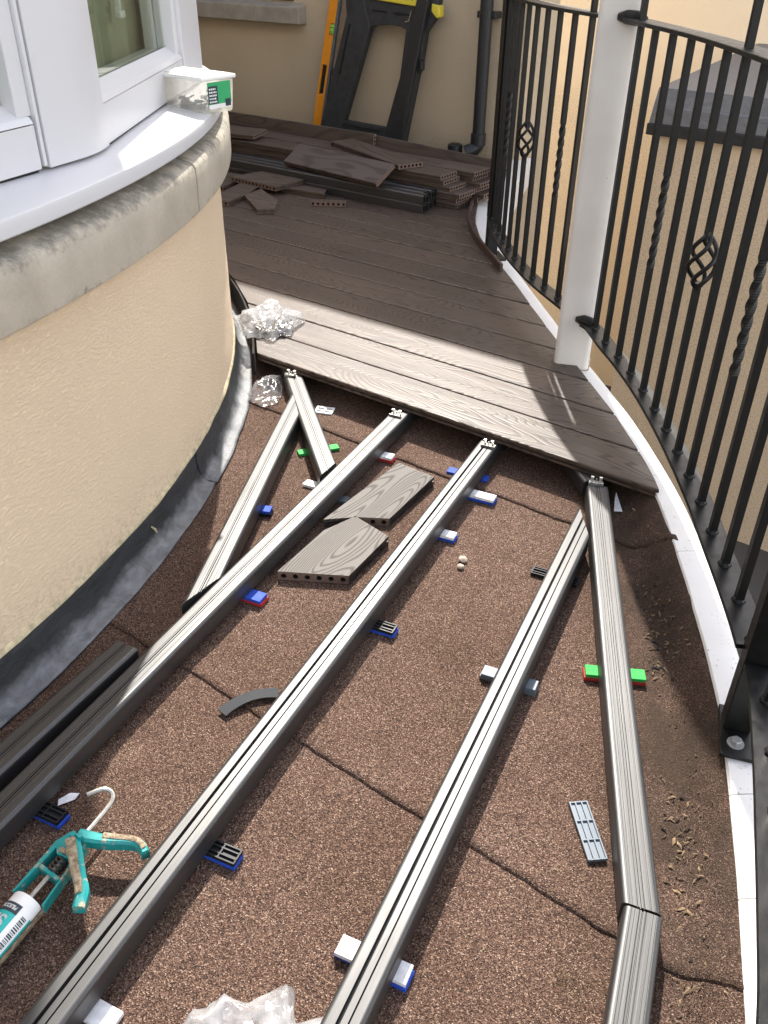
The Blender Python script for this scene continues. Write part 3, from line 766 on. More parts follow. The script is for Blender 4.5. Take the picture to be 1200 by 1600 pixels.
# offcuts on the deck
def offcut(pts, z, label, name='board_offcut', hol=(), rx=0, mat='wpc_flat', group='board offcuts lying on the deck', h=.0225, ang=None, tilt=(0, 0)):
    """cut piece: plan polygon (world xy), optional hollow edges given by index of their first corner"""
    cx = sum(p[0] for p in pts) / len(pts); cy = sum(p[1] for p in pts) / len(pts)
    ar = sum(a[0] * b[1] - b[0] * a[1] for a, b in zip(pts, pts[1:] + pts[:1]))
    if ar < 0: pts = pts[::-1]
    ang = RT if ang is None else ang
    rotm = Matrix.Rotation(-ang, 4, 'Z')
    P = [(rotm @ Vector((p[0] - cx, p[1] - cy, 0))) for p in pts]
    b = MB(); n_ = len(P)
    b.add([(p.x, p.y, h) for p in P] + [(p.x, p.y, 0) for p in P], [tuple(range(n_)), tuple(reversed(range(n_, 2 * n_)))], 0)
    for i in range(n_):
        a, c = P[i], P[(i + 1) % n_]; L = (c - a).length; d = (c - a).normalized()
        mtx = Matrix((d, Vector((d.y, -d.x, 0)), Vector((0, 0, 1)))).transposed().to_4x4(); mtx.translation = a
        orig = None
        for hp in hol:
            mid = Vector(((pts[i][0] + pts[(i + 1) % n_][0]) / 2, (pts[i][1] + pts[(i + 1) % n_][1]) / 2))
            if (mid - Vector(hp)).length < .035: orig = True
        if orig:
            # holes: local x outwards
            m2 = Matrix((Vector((d.y, -d.x, 0)), d, Vector((0, 0, 1)))).transposed().to_4x4(); m2.translation = a
            t = MB(); hollow_end(t, 0, 0, L, 0, h, max(2, int(L / .0235)), 1); b.add(t.v, [f for f, k in zip(t.f, t.m) if k == 1], 1, m2); b.add(t.v, [f for f, k in zip(t.f, t.m) if k == 2], 2, m2)
        else:
            # side with the clip slot
            q = [(0, 0, 0), (L, 0, 0), (0, 0, .008), (L, 0, .008), (0.003, -.006, .0085), (L - .003, -.006, .0085), (.003, -.006, .0135), (L - .003, -.006, .0135), (0, 0, .014), (L, 0, .014), (0, 0, h), (L, 0, h)]
            b.add(q, [(0, 1, 3, 2), (2, 3, 5, 4), (4, 5, 7, 6), (6, 7, 9, 8), (8, 9, 11, 10)], 0, mtx)
    o = b.build(name, [M[mat], M['wpc_cut'], M['hole']], None, (cx, cy, z), (tilt[0], tilt[1], ang))
    tag(o, label, 'board offcut', group); return o
offcut([(-.141, 1.656), (.037, 1.920), (.125, 1.853), (.013, 1.663), (-.065, 1.668)], .001, 'embossed offcut on the felt with a notched corner, the one nearer the deck', mat='wpc_off', hol=[(-.026, 1.6655)], ang=R(56), group='embossed offcuts on the felt')
offcut([(-.226, 1.458), (-.137, 1.612), (-.067, 1.672), (.011, 1.592), (-.073, 1.445)], .001, 'embossed offcut on the felt with a pointed end, the nearer of two', mat='wpc_off', hol=[(-.15, 1.4515)], ang=R(56), group='embossed offcuts on the felt')
offcut([(-.69, 4.30), (-.645, 4.47), (-.52, 4.22), (-.52, 4.07), (-.60, 4.06)], DECK + .001, 'small five sided offcut lying nearest on the deck', hol=[(-.5825, 4.345), (-.52, 4.145)])
offcut([(-.80, 4.60), (-.55, 4.40), (-.36, 4.60), (-.52, 4.80)], DECK + .026, 'angled offcut lying across other offcuts on the deck', hol=[(-.675, 4.5)], tilt=(R(2), 0))
offcut([(-.86, 4.22), (-.75, 4.19), (-.60, 4.50), (-.73, 4.60)], DECK + .001, 'long offcut beside the bay wall on the deck', hol=[(-.805, 4.205)])
offcut([(-.93, 4.54), (-.82, 4.47), (-.74, 4.73), (-.87, 4.80)], DECK + .001, 'offcut furthest left beside the bay wall on the deck', hol=[(-.875, 4.505)])
offcut([(-.53, 4.47), (-.31, 4.35), (-.30, 4.50), (-.47, 4.62)], DECK + .001, 'flat offcut lying half under the angled one on the deck', hol=[])
# a slim slice showing its holes
sl = MB(); hollow_end(sl, 0, -.085, .085, 0, .0225, 7, 1, .03)
sl.box((-.03, -.085, .0226), (-.0002, .085, .0236)); sl.box((-.03, -.0855, 0), (-.0002, -.085, .0226)); sl.box((-.03, .085, 0), (-.0002, .0855, .0226))
o = sl.build('board_slice', [M['wpc_flat'], M['wpc_cut'], M['hole']], None, (-.281, 4.205, DECK + .001), (0, 0, R(-93))); tag(o, 'thin slice of board on the deck showing a row of holes', 'board slice')
# little knife
kn = empty('utility_knife', (-.70, 4.87, DECK + .024), R(-28)); tag(kn, 'small white and yellow utility knife lying on an offcut', 'knife')
b = MB(); b.prism([(-.07, -.012), (0, -.014), (0, .012), (-.06, .014)], 0, .014); b.build('blade_end', M['white'], kn, bevel=.003)
b = MB(); b.prism([(0, -.015), (.07, -.017), (.085, 0), (.07, .016), (0, .013)], 0, .017); b.build('handle', M['yellow'], kn, bevel=.004)

# ------------------------------------------------------------------ round bay with its windows
bay = empty('bay_window', (BC.x, BC.y, 0)); tag(bay, 'rounded cream bay with white plastic windows on a stone band', 'bay window')
def ring(name, prof, a0, a1, mat, step=1.5, jit=0.0, parent=bay, smooth='auto', closed=False, seed=0.0):
    """sweeps a (radius, z) profile around the bay; angles in degrees"""
    n_ = max(2, int(abs(a1 - a0) / step)); K = len(prof); vs, fs = [], []
    for i in range(n_ + 1):
        a = R(lerp(a0, a1, i / n_))
        for j, (r_, z) in enumerate(prof):
            dr = jit * fbm(a * 22 + seed, z * 16, seed); dz = jit * .6 * fbm(a * 19, z * 9, 5 + seed)
            vs.append(((r_ + dr) * math.cos(a), (r_ + dr) * math.sin(a), z + dz))
    for i in range(n_):
        for j in range(K if closed else K - 1): fs.append((i * K + j, i * K + (j + 1) % K, (i + 1) * K + (j + 1) % K, (i + 1) * K + j))
    if closed: fs += [tuple(range(K)), tuple(range(n_ * K, n_ * K + K))]
    return obj(name, vs, fs, mat, parent, smooth=smooth)
ring('wall', [(2.50, .092), (2.562, .090), (2.5695, .094), (2.57, .10)] + [(2.57, .12 + .02 * i) for i in range(26)] + [(2.50, .634)], -75, 75, M['render'], .6, .0012)
ring('render_bead', [(2.564, .088), (2.571, .087), (2.5748, .091), (2.574, .097), (2.5695, .102)], -75, 75, M['beadm'], .25, .0022)
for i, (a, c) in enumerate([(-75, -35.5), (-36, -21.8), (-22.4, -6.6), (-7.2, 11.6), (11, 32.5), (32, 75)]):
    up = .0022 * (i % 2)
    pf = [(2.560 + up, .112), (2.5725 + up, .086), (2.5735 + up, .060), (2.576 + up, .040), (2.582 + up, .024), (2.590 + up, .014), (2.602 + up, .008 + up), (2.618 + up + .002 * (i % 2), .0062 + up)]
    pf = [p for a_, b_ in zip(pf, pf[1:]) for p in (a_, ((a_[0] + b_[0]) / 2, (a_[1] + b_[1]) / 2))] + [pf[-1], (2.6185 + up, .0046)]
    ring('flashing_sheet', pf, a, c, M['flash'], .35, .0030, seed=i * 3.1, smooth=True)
for a, c in [(-75, -30.2), (-30, -4.7), (-4.5, 20.6), (20.8, 46), (46.2, 75)]:
    ring('stone_block', [(2.545, .634), (2.603, .634), (2.6095, .638), (2.611, .645), (2.612, .70), (2.6115, .728), (2.607, .737), (2.598, .742), (2.56, .756), (2.52, .768), (2.50, .768)], a, c, M['stone'], .8, .0004, closed=True, seed=a)
    # mortar joint
for a in (-30.1, -4.6, 20.7, 46.1):
    ring('mortar_joint', [(2.55, .636), (2.6075, .637), (2.609, .728), (2.6, .739), (2.54, .76)], a - .12, a + .12, M['stone2'], .1)
ring('window_sill', [(2.43, .776), (2.582, .7715), (2.584, .768), (2.5975, .768), (2.600, .7705), (2.601, .792), (2.5995, .7965), (2.595, .7985), (2.50, .806), (2.43, .811)], -75, 75, M['upvc'], 1.0, .0, closed=True)
# facets: straight runs between corners of a polygon
FA0 = Vector((-.545, 1.70)); FA1 = Vector((-.533, 2.742))
def rotd(v, deg): c, s = math.cos(R(deg)), math.sin(R(deg)); return Vector((v.x * c - v.y * s, v.x * s + v.y * c))
dA = (FA1 - FA0).normalized(); LF = (FA1 - FA0).length
P_ = [FA0, FA1]
dd = dA.copy()
for _ in range(2): dd = rotd(dd, 21.5); P_.append(P_[-1] + dd * LF)
dd = dA.copy(); Q_ = []
q0 = FA0
for _ in range(3): dd = rotd(dd, -21.5); q0 = q0 - dd * LF; Q_.append(q0)
CORN = list(reversed(Q_)) + P_                 # corners from near to far
ZB, ZT = .812, 2.05
def facet(p, q, g0, g1, frame=True):
    """window between two corners; s runs from p to q; glass opening from g0 to g1"""
    d = (q - p).normalized(); L = (q - p).length; out = Vector((d.y, -d.x))
    if out.dot(Vector((p.x - BC.x, p.y - BC.y))) < 0: out = -out
    mt = Matrix(((d.x, out.x, 0, p.x - BC.x), (d.y, out.y, 0, p.y - BC.y), (0, 0, 1, 0), (0, 0, 0, 1)))
    B0, B1 = .885, .915
    # bottom rail, stands a touch proud and clear of the sill
    b = MB(); b.box((g0 - .028, -.05, ZB + .0002), (g1 + .028, .0022, B0 - .0022), 0, mt); fr = b.build('bottom_rail', M['upvc'], bay, bevel=.0015, seg=2)
    b = MB(); b.box((g0 - .024, -.046, ZB - .0085), (g1 + .024, -.0035, ZB + .0005), 0, mt); b.box((g0 - .022, -.046, B0 - .006), (g1 + .022, -.0012, B0 + .0012), 0, mt); b.build('gap_shade_strip', M['ink'], bay)  # dark strips added to draw the shaded gaps below rail and bead
    # glazing bead: slopes back to the glass
    def bead(a0, a1, pts, nm='glazing_bead'):
        t = MB(); t.add([mt @ Vector(v) for v in pts], [(0, 1, 2, 3), (4, 7, 6, 5), (0, 4, 5, 1), (1, 5, 6, 2), (2, 6, 7, 3), (3, 7, 4, 0)]); return t.build(nm, M['upvc'], bay, bevel=.0008, seg=1)
    bead(0, 0, [(g0 - .026, .0050, B0), (g1 + .026, .0050, B0), (g1 + .026, -.002, B0 + .010), (g0 - .026, -.002, B0 + .010), (g0 - .026, -.045, B0), (g1 + .026, -.045, B0), (g1 + .0, -.030, B1), (g0 - .0, -.030, B1)])
    b = MB(); b.box((g0 - .034, -.05, B0 + .0105), (g0 - .0, -.004, ZT - .12), 0, mt); b.build('side_bead', M['upvc'], bay, bevel=.002)
    b = MB(); b.box((g1 + .0, -.05, B0 + .0105), (g1 + .034, -.004, ZT - .12), 0, mt); b.build('side_bead', M['upvc'], bay, bevel=.002)
    b = MB(); b.box((g0 - .034, -.05, ZT - .12), (g1 + .034, .002, ZT - .003), 0, mt); b.build('top_rail', M['upvc'], bay, bevel=.002)
    b = MB(); b.box((g0 - .01, -.036, B0 + .012), (g1 + .01, -.032, ZT - .115), 0, mt); b.build('pane', M['glass'], bay)
    return mt, L
# the facets that the picture shows, and their neighbours
IDX = {i: None for i in range(len(CORN) - 1)}
gaps = {}
for i in range(len(CORN) - 1):
    p, q = CORN[i], CORN[i + 1]; L = (q - p).length
    g0, g1 = (.107, .762) if i == 3 else (.172, L - .172)
    mt, L = facet(p, q, g0, g1); gaps[i] = (mt, L, g0, g1)
# wide corner posts wrap the corners
def corner_post(i):
    """covers the end of facet i-1 and the start of facet i"""
    outl = []
    if i > 0:
        mt, L, g0, g1 = gaps[i - 1]; s1 = g1 + .036 if i - 1 == 3 else L - .126
        a_out = mt @ Vector((s1, .006, 0)); a_in = mt @ Vector((s1, -.06, 0)); a_end = mt @ Vector((L - .045, .006, 0)); a_ie = mt @ Vector((L, -.06, 0))
    if i < len(gaps):
        mt2, L2, h0, h1 = gaps[i]; s0 = h0 - .0305
        b_out = mt2 @ Vector((s0, .006, 0)); b_in = mt2 @ Vector((s0, -.06, 0)); b_st = mt2 @ Vector((.045, .006, 0)); corner = mt2 @ Vector((0, .006, 0)); b_is = mt2 @ Vector((0, -.06, 0))
    if i == 0 or i == len(gaps): return
    pts = [a_out]
    for k in range(7):
        t = k / 6; pts.append(a_end * (1 - t) ** 2 + corner * 2 * t * (1 - t) + b_st * t * t)
    pts += [b_out, b_in, b_is, a_in]
    b = MB(); b.prism([(v.x, v.y) for v in pts], ZB - .001, ZT)
    b.build('corner_post', M['upvc'], bay, smooth='auto', bevel=.0012, seg=1)
for i in range(1, len(CORN) - 1): corner_post(i)
# sash stile of the left facet: the wide frame member beside the groove
mt, L, g0, g1 = gaps[2]
b = MB(); b.box((g1 + .0345, -.05, ZB + .0035), (L - .130, .0035, ZT - .003), 0, mt); b.build('sash_stile', M['upvc'], bay, bevel=.0015)
b = MB(); b.box((L - .1345, -.05, ZB), (L - .1255, -.006, ZT), 0, mt); b.build('groove_gasket', M['stone2'], bay)
# things seen through the panes
mt, L, g0, g1 = gaps[3]
for i_ in (2, 3):
    mt, L, g0, g1 = gaps[i_]
    b = MB(); b.box((.0, -.17, .868), (L, -.075, .888), 0, mt); b.build('inner_sill', M['upvc'], bay, bevel=.003)
    for s_ in (g0 - .03, g1 - .005): 
        b = MB(); b.box((s_, -.082, .889), (s_ + .035, -.052, ZT - .1), 0, mt); b.build('inner_frame', M['upvc'], bay, bevel=.003)
    b = MB(); b.box((g0 - .03, -.082, .889), (g1 + .03, -.052, .912), 0, mt); b.build('inner_frame', M['upvc'], bay, bevel=.003)
    vs, fs = [], []; NC = 60
    for k in range(NC + 1):
        s_ = lerp(g0 - .12, L + .06, k / NC); y_ = -.112 + .012 * math.sin(k * 1.05) + .008 * fbm(k * .37, i_, 0)
        vs += [mt @ Vector((s_, y_, .60)), mt @ Vector((s_, y_, ZT))]
    fs = [(2 * k, 2 * k + 2, 2 * k + 3, 2 * k + 1) for k in range(NC)]
    obj('curtain', vs, fs, M['olive'], bay, smooth=True)
# window stay with its handle inside the right pane
mt, L, g0, g1 = gaps[3]
b = MB(); b.box((g1 - .20, -.088, 1.0), (g1 - .185, -.075, 1.12), 0, mt); b.box((g1 - .215, -.085, .99), (g1 - .17, -.072, 1.005), 0, mt); b.build('window_handle', M['white'], bay, bevel=.003)
# room behind, fascia and roof of the bay
rm = MB(); ci = [(c.x - BC.x, c.y - BC.y) for c in CORN]
inn = [((c[0]) * .80, (c[1]) * .80) for c in ci]
rm.prism(inn + [(inn[-1][0] - .3, inn[-1][1]), (inn[0][0] - .3, inn[0][1])], .40, .60); rm.build('room_floor', M['room'], bay)
fb = MB(); sc = lambda f: [(c[0] * f, c[1] * f) for c in ci]
fb.prism(sc(1.022) + [(-.2, ci[-1][1]), (-.2, ci[0][1])], ZT, ZT + .22); fb.build('fascia', M['upvc'], bay, bevel=.006)
fb = MB(); fb.prism(sc(1.035) + [(-.25, ci[-1][1]), (-.25, ci[0][1])], ZT + .22, ZT + .30); fb.build('bay_roof', M['rooftop'], bay, bevel=.01)
# house wall that the bay grows from
hw = empty('house_wall', (-2.75, 1.5, 0)); tag(hw, 'long cream house wall that the rounded bay grows from', 'house wall')
b = MB(); b.box((-.3, -6, -2.33), (0, 6.9, 3.2)); b.build('wall', M['render2'], hw)

# lead drips and dirty paint runs: little dribbles on flashing
for (a, z, ln) in [(-13.6, .062, .016), (-27.2, .058, .020), (-27.9, .048, .010)]:
    q = R(a); p0 = Vector((2.578 * math.cos(q), 2.578 * math.sin(q), z)); p1 = Vector((2.588 * math.cos(q + .001), 2.588 * math.sin(q + .001), z - ln))
    b = MB(); b.tube([p0, (p0 + p1) / 2 + Vector((.002, .001, 0)), p1], [.0015, .0028, .0022], 6); b.build('render_dribble', M['beadm'], bay, smooth=True)

# ------------------------------------------------------------------ storage tub on the bay sill
tub = empty('storage_tub', tuple(Vector((-.468, 2.292, .797))), R(-37.6)); tag(tub, 'clear lidded tub with a green label standing on the bay sill', 'storage tub')
L_, D_, H_ = .172, .100, .082
def shell(lo, hi, zz, th, name, mat, parent):
    b = MB(); x, y = L_ / 2, D_ / 2
    o1 = [(-x * .94, -y * .92), (x * .94, -y * .92), (x * .94, y * .92), (-x * .94, y * .92)]; o2 = [(-x, -y), (x, -y), (x, y), (-x, y)]
    vs = [(*p, 0) for p in o1] + [(*p, zz) for p in o2]
    b.add(vs, [(3, 2, 1, 0), (0, 1, 5, 4), (1, 2, 6, 5), (2, 3, 7, 6), (3, 0, 4, 7)]); return b.build(name, mat, parent, smooth='auto', bevel=.006, seg=3)
shell(0, 0, H_ - .008, .001, 'tub_body', M['tub'], tub)
b = MB(); b.box((-L_ / 2 - .004, -D_ / 2 - .004, H_ - .010), (L_ / 2 + .004, D_ / 2 + .004, H_ - .001)); b.build('lid', M['tublid'], tub, bevel=.003)
b = MB(); b.box((-L_ / 2 + .008, -D_ / 2 + .008, H_ - .0008), (L_ / 2 - .008, D_ / 2 - .008, H_ + .0012)); b.build('lid_panel', M['tublid'], tub, bevel=.0008, seg=1)
cl = MB(); rnd = random.Random(3)
for i in range(46):
    px_, py_, pz_ = rnd.uniform(-.06, .03), rnd.uniform(-.035, .03), .004 + abs(rnd.gauss(0, .010))
    mm = Matrix.Translation((px_, py_, pz_)) @ Matrix.Rotation(rnd.uniform(0, 6), 4, 'Z') @ Matrix.Rotation(rnd.uniform(-.8, .8), 4, 'X')
    cl.box((-.008, -.004, 0), (.008, .004, .003), 0, mm)
stuff(cl.build('fixings', M['grey'], tub))
# label on the right-hand end of the tub: green with a dark strip and lines of print
lx = L_ / 2 * .985 + .0008
lab = empty('tub_label', (lx, 0, 0)); lab.parent = tub
b = MB(); b.box((0, -.036, .012), (.0008, .036, .068)); b.build('label_card', M['labelg'], lab)
b = MB(); b.box((.0009, -.036, .022), (.0013, -.006, .060)); b.build('label_strip', M['labelk'], lab)
b = MB(); b.box((.0009, -.036, .012), (.0013, .036, .021)); b.build('label_strip', M['labelw'], lab)
b = MB(); b.box((.0014, .016, .014), (.0017, .033, .030)); b.build('label_strip', M['labelk'], lab)
tx = MB()
for r_ in range(5):
    y_ = -.033
    while y_ < -.012:
        ww = rnd.uniform(.002, .005); tx.box((.0014, y_, .052 - r_ * .0068), (.0017, min(y_ + ww, -.009), .0555 - r_ * .0068)); y_ += ww + .0016
tx.build('label_print', M['labelw'], lab)

# ------------------------------------------------------------------ back wall with sill and window
BW = 4.75
bw = empty('back_wall', en(-2.548, BW, 0), RT); tag(bw, 'tan rendered wall across the back of the terrace', 'wall')
b = MB(); b.box((-5.5, 0, -2.33), (0, .32, 3.34)); b.build('wall', M['render2'], bw)
b = MB(); b.box((-5.6, -.16, 3.27), (.10, .05, 3.41)); b.build('gutter', M['gutter'], bw, bevel=.03)
def bwl(e): return e + 2.548
b = MB(); b.add([(bwl(-6.4), -.075, .677), (bwl(-4.152), -.075, .677), (bwl(-4.152), .03, .677), (bwl(-6.4), .03, .677), (bwl(-6.4), -.075, .770), (bwl(-4.152), -.075, .770), (bwl(-4.152), .03, .800), (bwl(-6.4), .03, .800)],
                [(0, 3, 2, 1), (4, 5, 6, 7), (0, 1, 5, 4), (1, 2, 6, 5), (2, 3, 7, 6), (3, 0, 4, 7)]); b.build('stone_sill', M['stone2'], bw, bevel=.006)
wf = empty('window', (bwl(-5.2), -.012, 0)); wf.parent = bw
b = MB()
b.box((-.95, 0, .802), (.95, .02, .86)); b.box((-.95, 0, .86), (-.88, .02, 1.9)); b.box((.88, 0, .86), (.95, .02, 1.9)); b.box((-.95, 0, 1.9), (.95, .02, 1.97)); b.build('window_frame', M['bplastic'], wf, bevel=.004)
b = MB(); b.box((-.88, .004, .86), (.88, .008, 1.9)); b.build('pane', M['ink'], wf)

# downpipe on the wall's right end
dp = empty('downpipe', en(-2.79, 4.68, DECK), RT); tag(dp, 'black downpipe on the right end of the back wall', 'downpipe')
b = MB(); b.tube([(0, 0, .055), (0, 0, 3.3)], .036, 20); b.build('pipe', M['bplastic'], dp, smooth='auto')
b = MB(); b.tube([(0, 0, .05), (0, 0, .052), (0, 0, .115), (0, 0, .117)], [.041, .044, .044, .041], 20); b.build('socket', M['bplastic'], dp, smooth='auto')
b = MB(); b.tube([(0, 0, .08), (-.002, -.004, .05), (-.016, -.02, .026), (-.03, -.034, .022), (-.05, -.05, .012)], .040, 16); b.build('elbow', M['bplastic'], dp, smooth='auto')
b = MB(); b.box((-.06, -.002, .70), (.06, .068, .735)); b.build('bracket', M['bplastic'], dp, bevel=.006)
b = MB(); b.tube([(-.125, -.05, .0), (-.125, -.05, .045), (-.125, -.05, .055)], [.045, .045, .028], 12); b.build('gully_cap', M['bplastic'], dp, smooth='auto')

# ------------------------------------------------------------------ folded trestle leaning on the wall
tr = empty('trestle', en(0, 0, 0), RT); tag(tr, 'folded black plastic sawhorse with a yellow top, leaning on the back wall', 'sawhorse')
NT_ = 4.56
def lean(x, z): return NT_ + .12 * (z - .1) / 1.0
def plate(name, pts, th, mat, bev=.006, off=0.0):
    n_ = len(pts); vs = [(x, lean(x, z) + off, z) for x, z in pts] + [(x, lean(x, z) + off + th, z) for x, z in pts]
    fs = [tuple(range(n_)), tuple(reversed(range(n_, 2 * n_)))] + [(i, n_ + i, n_ + (i + 1) % n_, (i + 1) % n_) for i in range(n_)]
    return obj(name, vs, fs, mat, tr, bevel=bev, seg=2)
plate('leg', [(-3.915, .09), (-3.82, .444), (-3.748, .705), (-3.737, .752), (-3.755, .86), (-3.62, .86), (-3.553, .696), (-3.643, .401), (-3.735, .11)], .05, M['dplastic'])
plate('leg', [(-3.40, .11), (-3.34, .343), (-3.309, .457), (-3.293, .707), (-3.285, .86), (-3.085, .86), (-3.093, .777), (-3.158, .692), (-3.171, .555), (-3.166, .500), (-3.186, .487), (-3.250, .06)], .05, M['dplastic'])
plate('front_leg', [(-3.335, .09), (-3.212, .86), (-3.131, .86), (-3.248, .07)], .03, M['bplastic'], .006, -.034)
arch = [(-3.62, .86), (-3.553, .690), (-3.53, .706), (-3.496, .712), (-3.403, .720), (-3.33, .715), (-3.291, .700), (-3.285, .86)]
plate('top_web', arch, .042, M['dplastic'], .004, .004)
plate('crossbar', [(-3.72, .183), (-3.39, .176), (-3.385, .11), (-3.73, .115)], .035, M['dplastic'], .006, .005)
plate('crossbar', [(-3.70, .165), (-3.42, .158), (-3.42, .150), (-3.70, .157)], .006, M['bplastic'], .001, -.002)
plate('groove', [(-3.71, .71), (-3.70, .71), (-3.76, .44), (-3.77, .44)], .008, M['ink'], .001, -.006)
plate('slot', [(-3.545, .792), (-3.44, .787), (-3.44, .780), (-3.545, .785)], .006, M['ink'], .001, -.0015)
plate('slot', [(-3.385, .785), (-3.27, .780), (-3.27, .772), (-3.385, .777)], .006, M['ink'], .001, -.0035)
plate('top_rail', [(-3.585, .845), (-3.585, .90), (-3.215, .90), (-3.215, .818)], .06, M['yellow'], .006, -.012)
plate('end_block', [(-3.128, .84), (-3.075, .83), (-3.065, .775), (-3.085, .765), (-3.128, .80)], .05, M['yellow'], .008, -.006)
for i, (x, hgt) in enumerate([(-3.50, .022), (-3.455, .014), (-3.41, .030), (-3.365, .014), (-3.30, .022), (-3.26, .012)]):
    plate('ruler_mark', [(x, .848), (x + .004, .848), (x + .012, .848 + hgt), (x + .008, .848 + hgt)], .002, M['ink'], 0, -.0142)
plate('pivot', [(-3.172, .56), (-3.150, .548), (-3.150, .505), (-3.172, .495)], .03, M['bplastic'], .006, -.01)
plate('pivot', [(-3.838, .455), (-3.822, .465), (-3.818, .425), (-3.834, .42)], .03, M['bplastic'], .005, .002)
plate('wire_catch', [(-3.262, .80), (-3.258, .80), (-3.272, .745), (-3.300, .738), (-3.300, .742), (-3.276, .748)], .003, M['steel'], 0, -.006)

# ------------------------------------------------------------------ spirit level leaning on the wall
lv = empty('spirit_level', en(0, 0, 0), RT); tag(lv, 'orange spirit level standing upright against the back wall', 'spirit level')
def lplate(name, pts, th, mat, bev, off):
    n_ = len(pts); vs = [(x, 4.60 + .12 * (z - .14) + off, z) for x, z in pts] + [(x, 4.60 + .12 * (z - .14) + off + th, z) for x, z in pts]
    fs = [tuple(range(n_)), tuple(reversed(range(n_, 2 * n_)))] + [(i, n_ + i, n_ + (i + 1) % n_, (i + 1) % n_) for i in range(n_)]
    return obj(name, vs, fs, mat, lv, bevel=bev, seg=1)
def lx_(z, t): return lerp(-3.999, -3.900, (z - .11) / .72) + t
def lq(z0, z1, t0, t1): return [(lx_(z0, t0), z0), (lx_(z0, t1), z0), (lx_(z1, t1), z1), (lx_(z1, t0), z1)]
# body in pieces round the cut-outs
lplate('body', lq(.09, .305, 0, .066), .022, M['orange'], .002, 0)
lplate('body', lq(.305, .475, 0, .014), .022, M['orange'], .001, 0)
lplate('body', lq(.305, .475, .050, .066), .022, M['orange'], .001, 0)
lplate('body', lq(.475, .640, 0, .066), .022, M['orange'], .001, 0)
lplate('body', lq(.640, .700, 0, .034), .022, M['orange'], .001, 0)
lplate('body', lq(.700, 1.05, 0, .066), .022, M['orange'], .002, 0)
lplate('edge_strip', lq(.09, 1.05, .0665, .083), .024, M['grey'], .002, .001)
lplate('grip', lq(.310, .470, .016, .048), .012, M['ink'], .002, .006)
lplate('vial', lq(.645, .695, .036, .066), .018, M['vial'], .003, -.002)
lplate('vial_ring', lq(.655, .6575, .036, .066), .003, M['ink'], 0, -.0055); lplate('vial_ring', lq(.678, .6805, .036, .066), .003, M['ink'], 0, -.0055)

# ------------------------------------------------------------------ white square post and railings
po = empty('white_post', (.572, 2.468, 0), R(-14)); tag(po, 'tall square white post between the two railing panels', 'post')
b = MB(); b.box((-.052, -.052, .02), (.052, .052, 2.7)); b.build('shaft', M['post'], po, bevel=.014, seg=4)
b = MB(); b.box((-.056, -.057, .052), (.056, .056, .068)); b.build('sealant_bead', M['sealant'], po, bevel=.005)

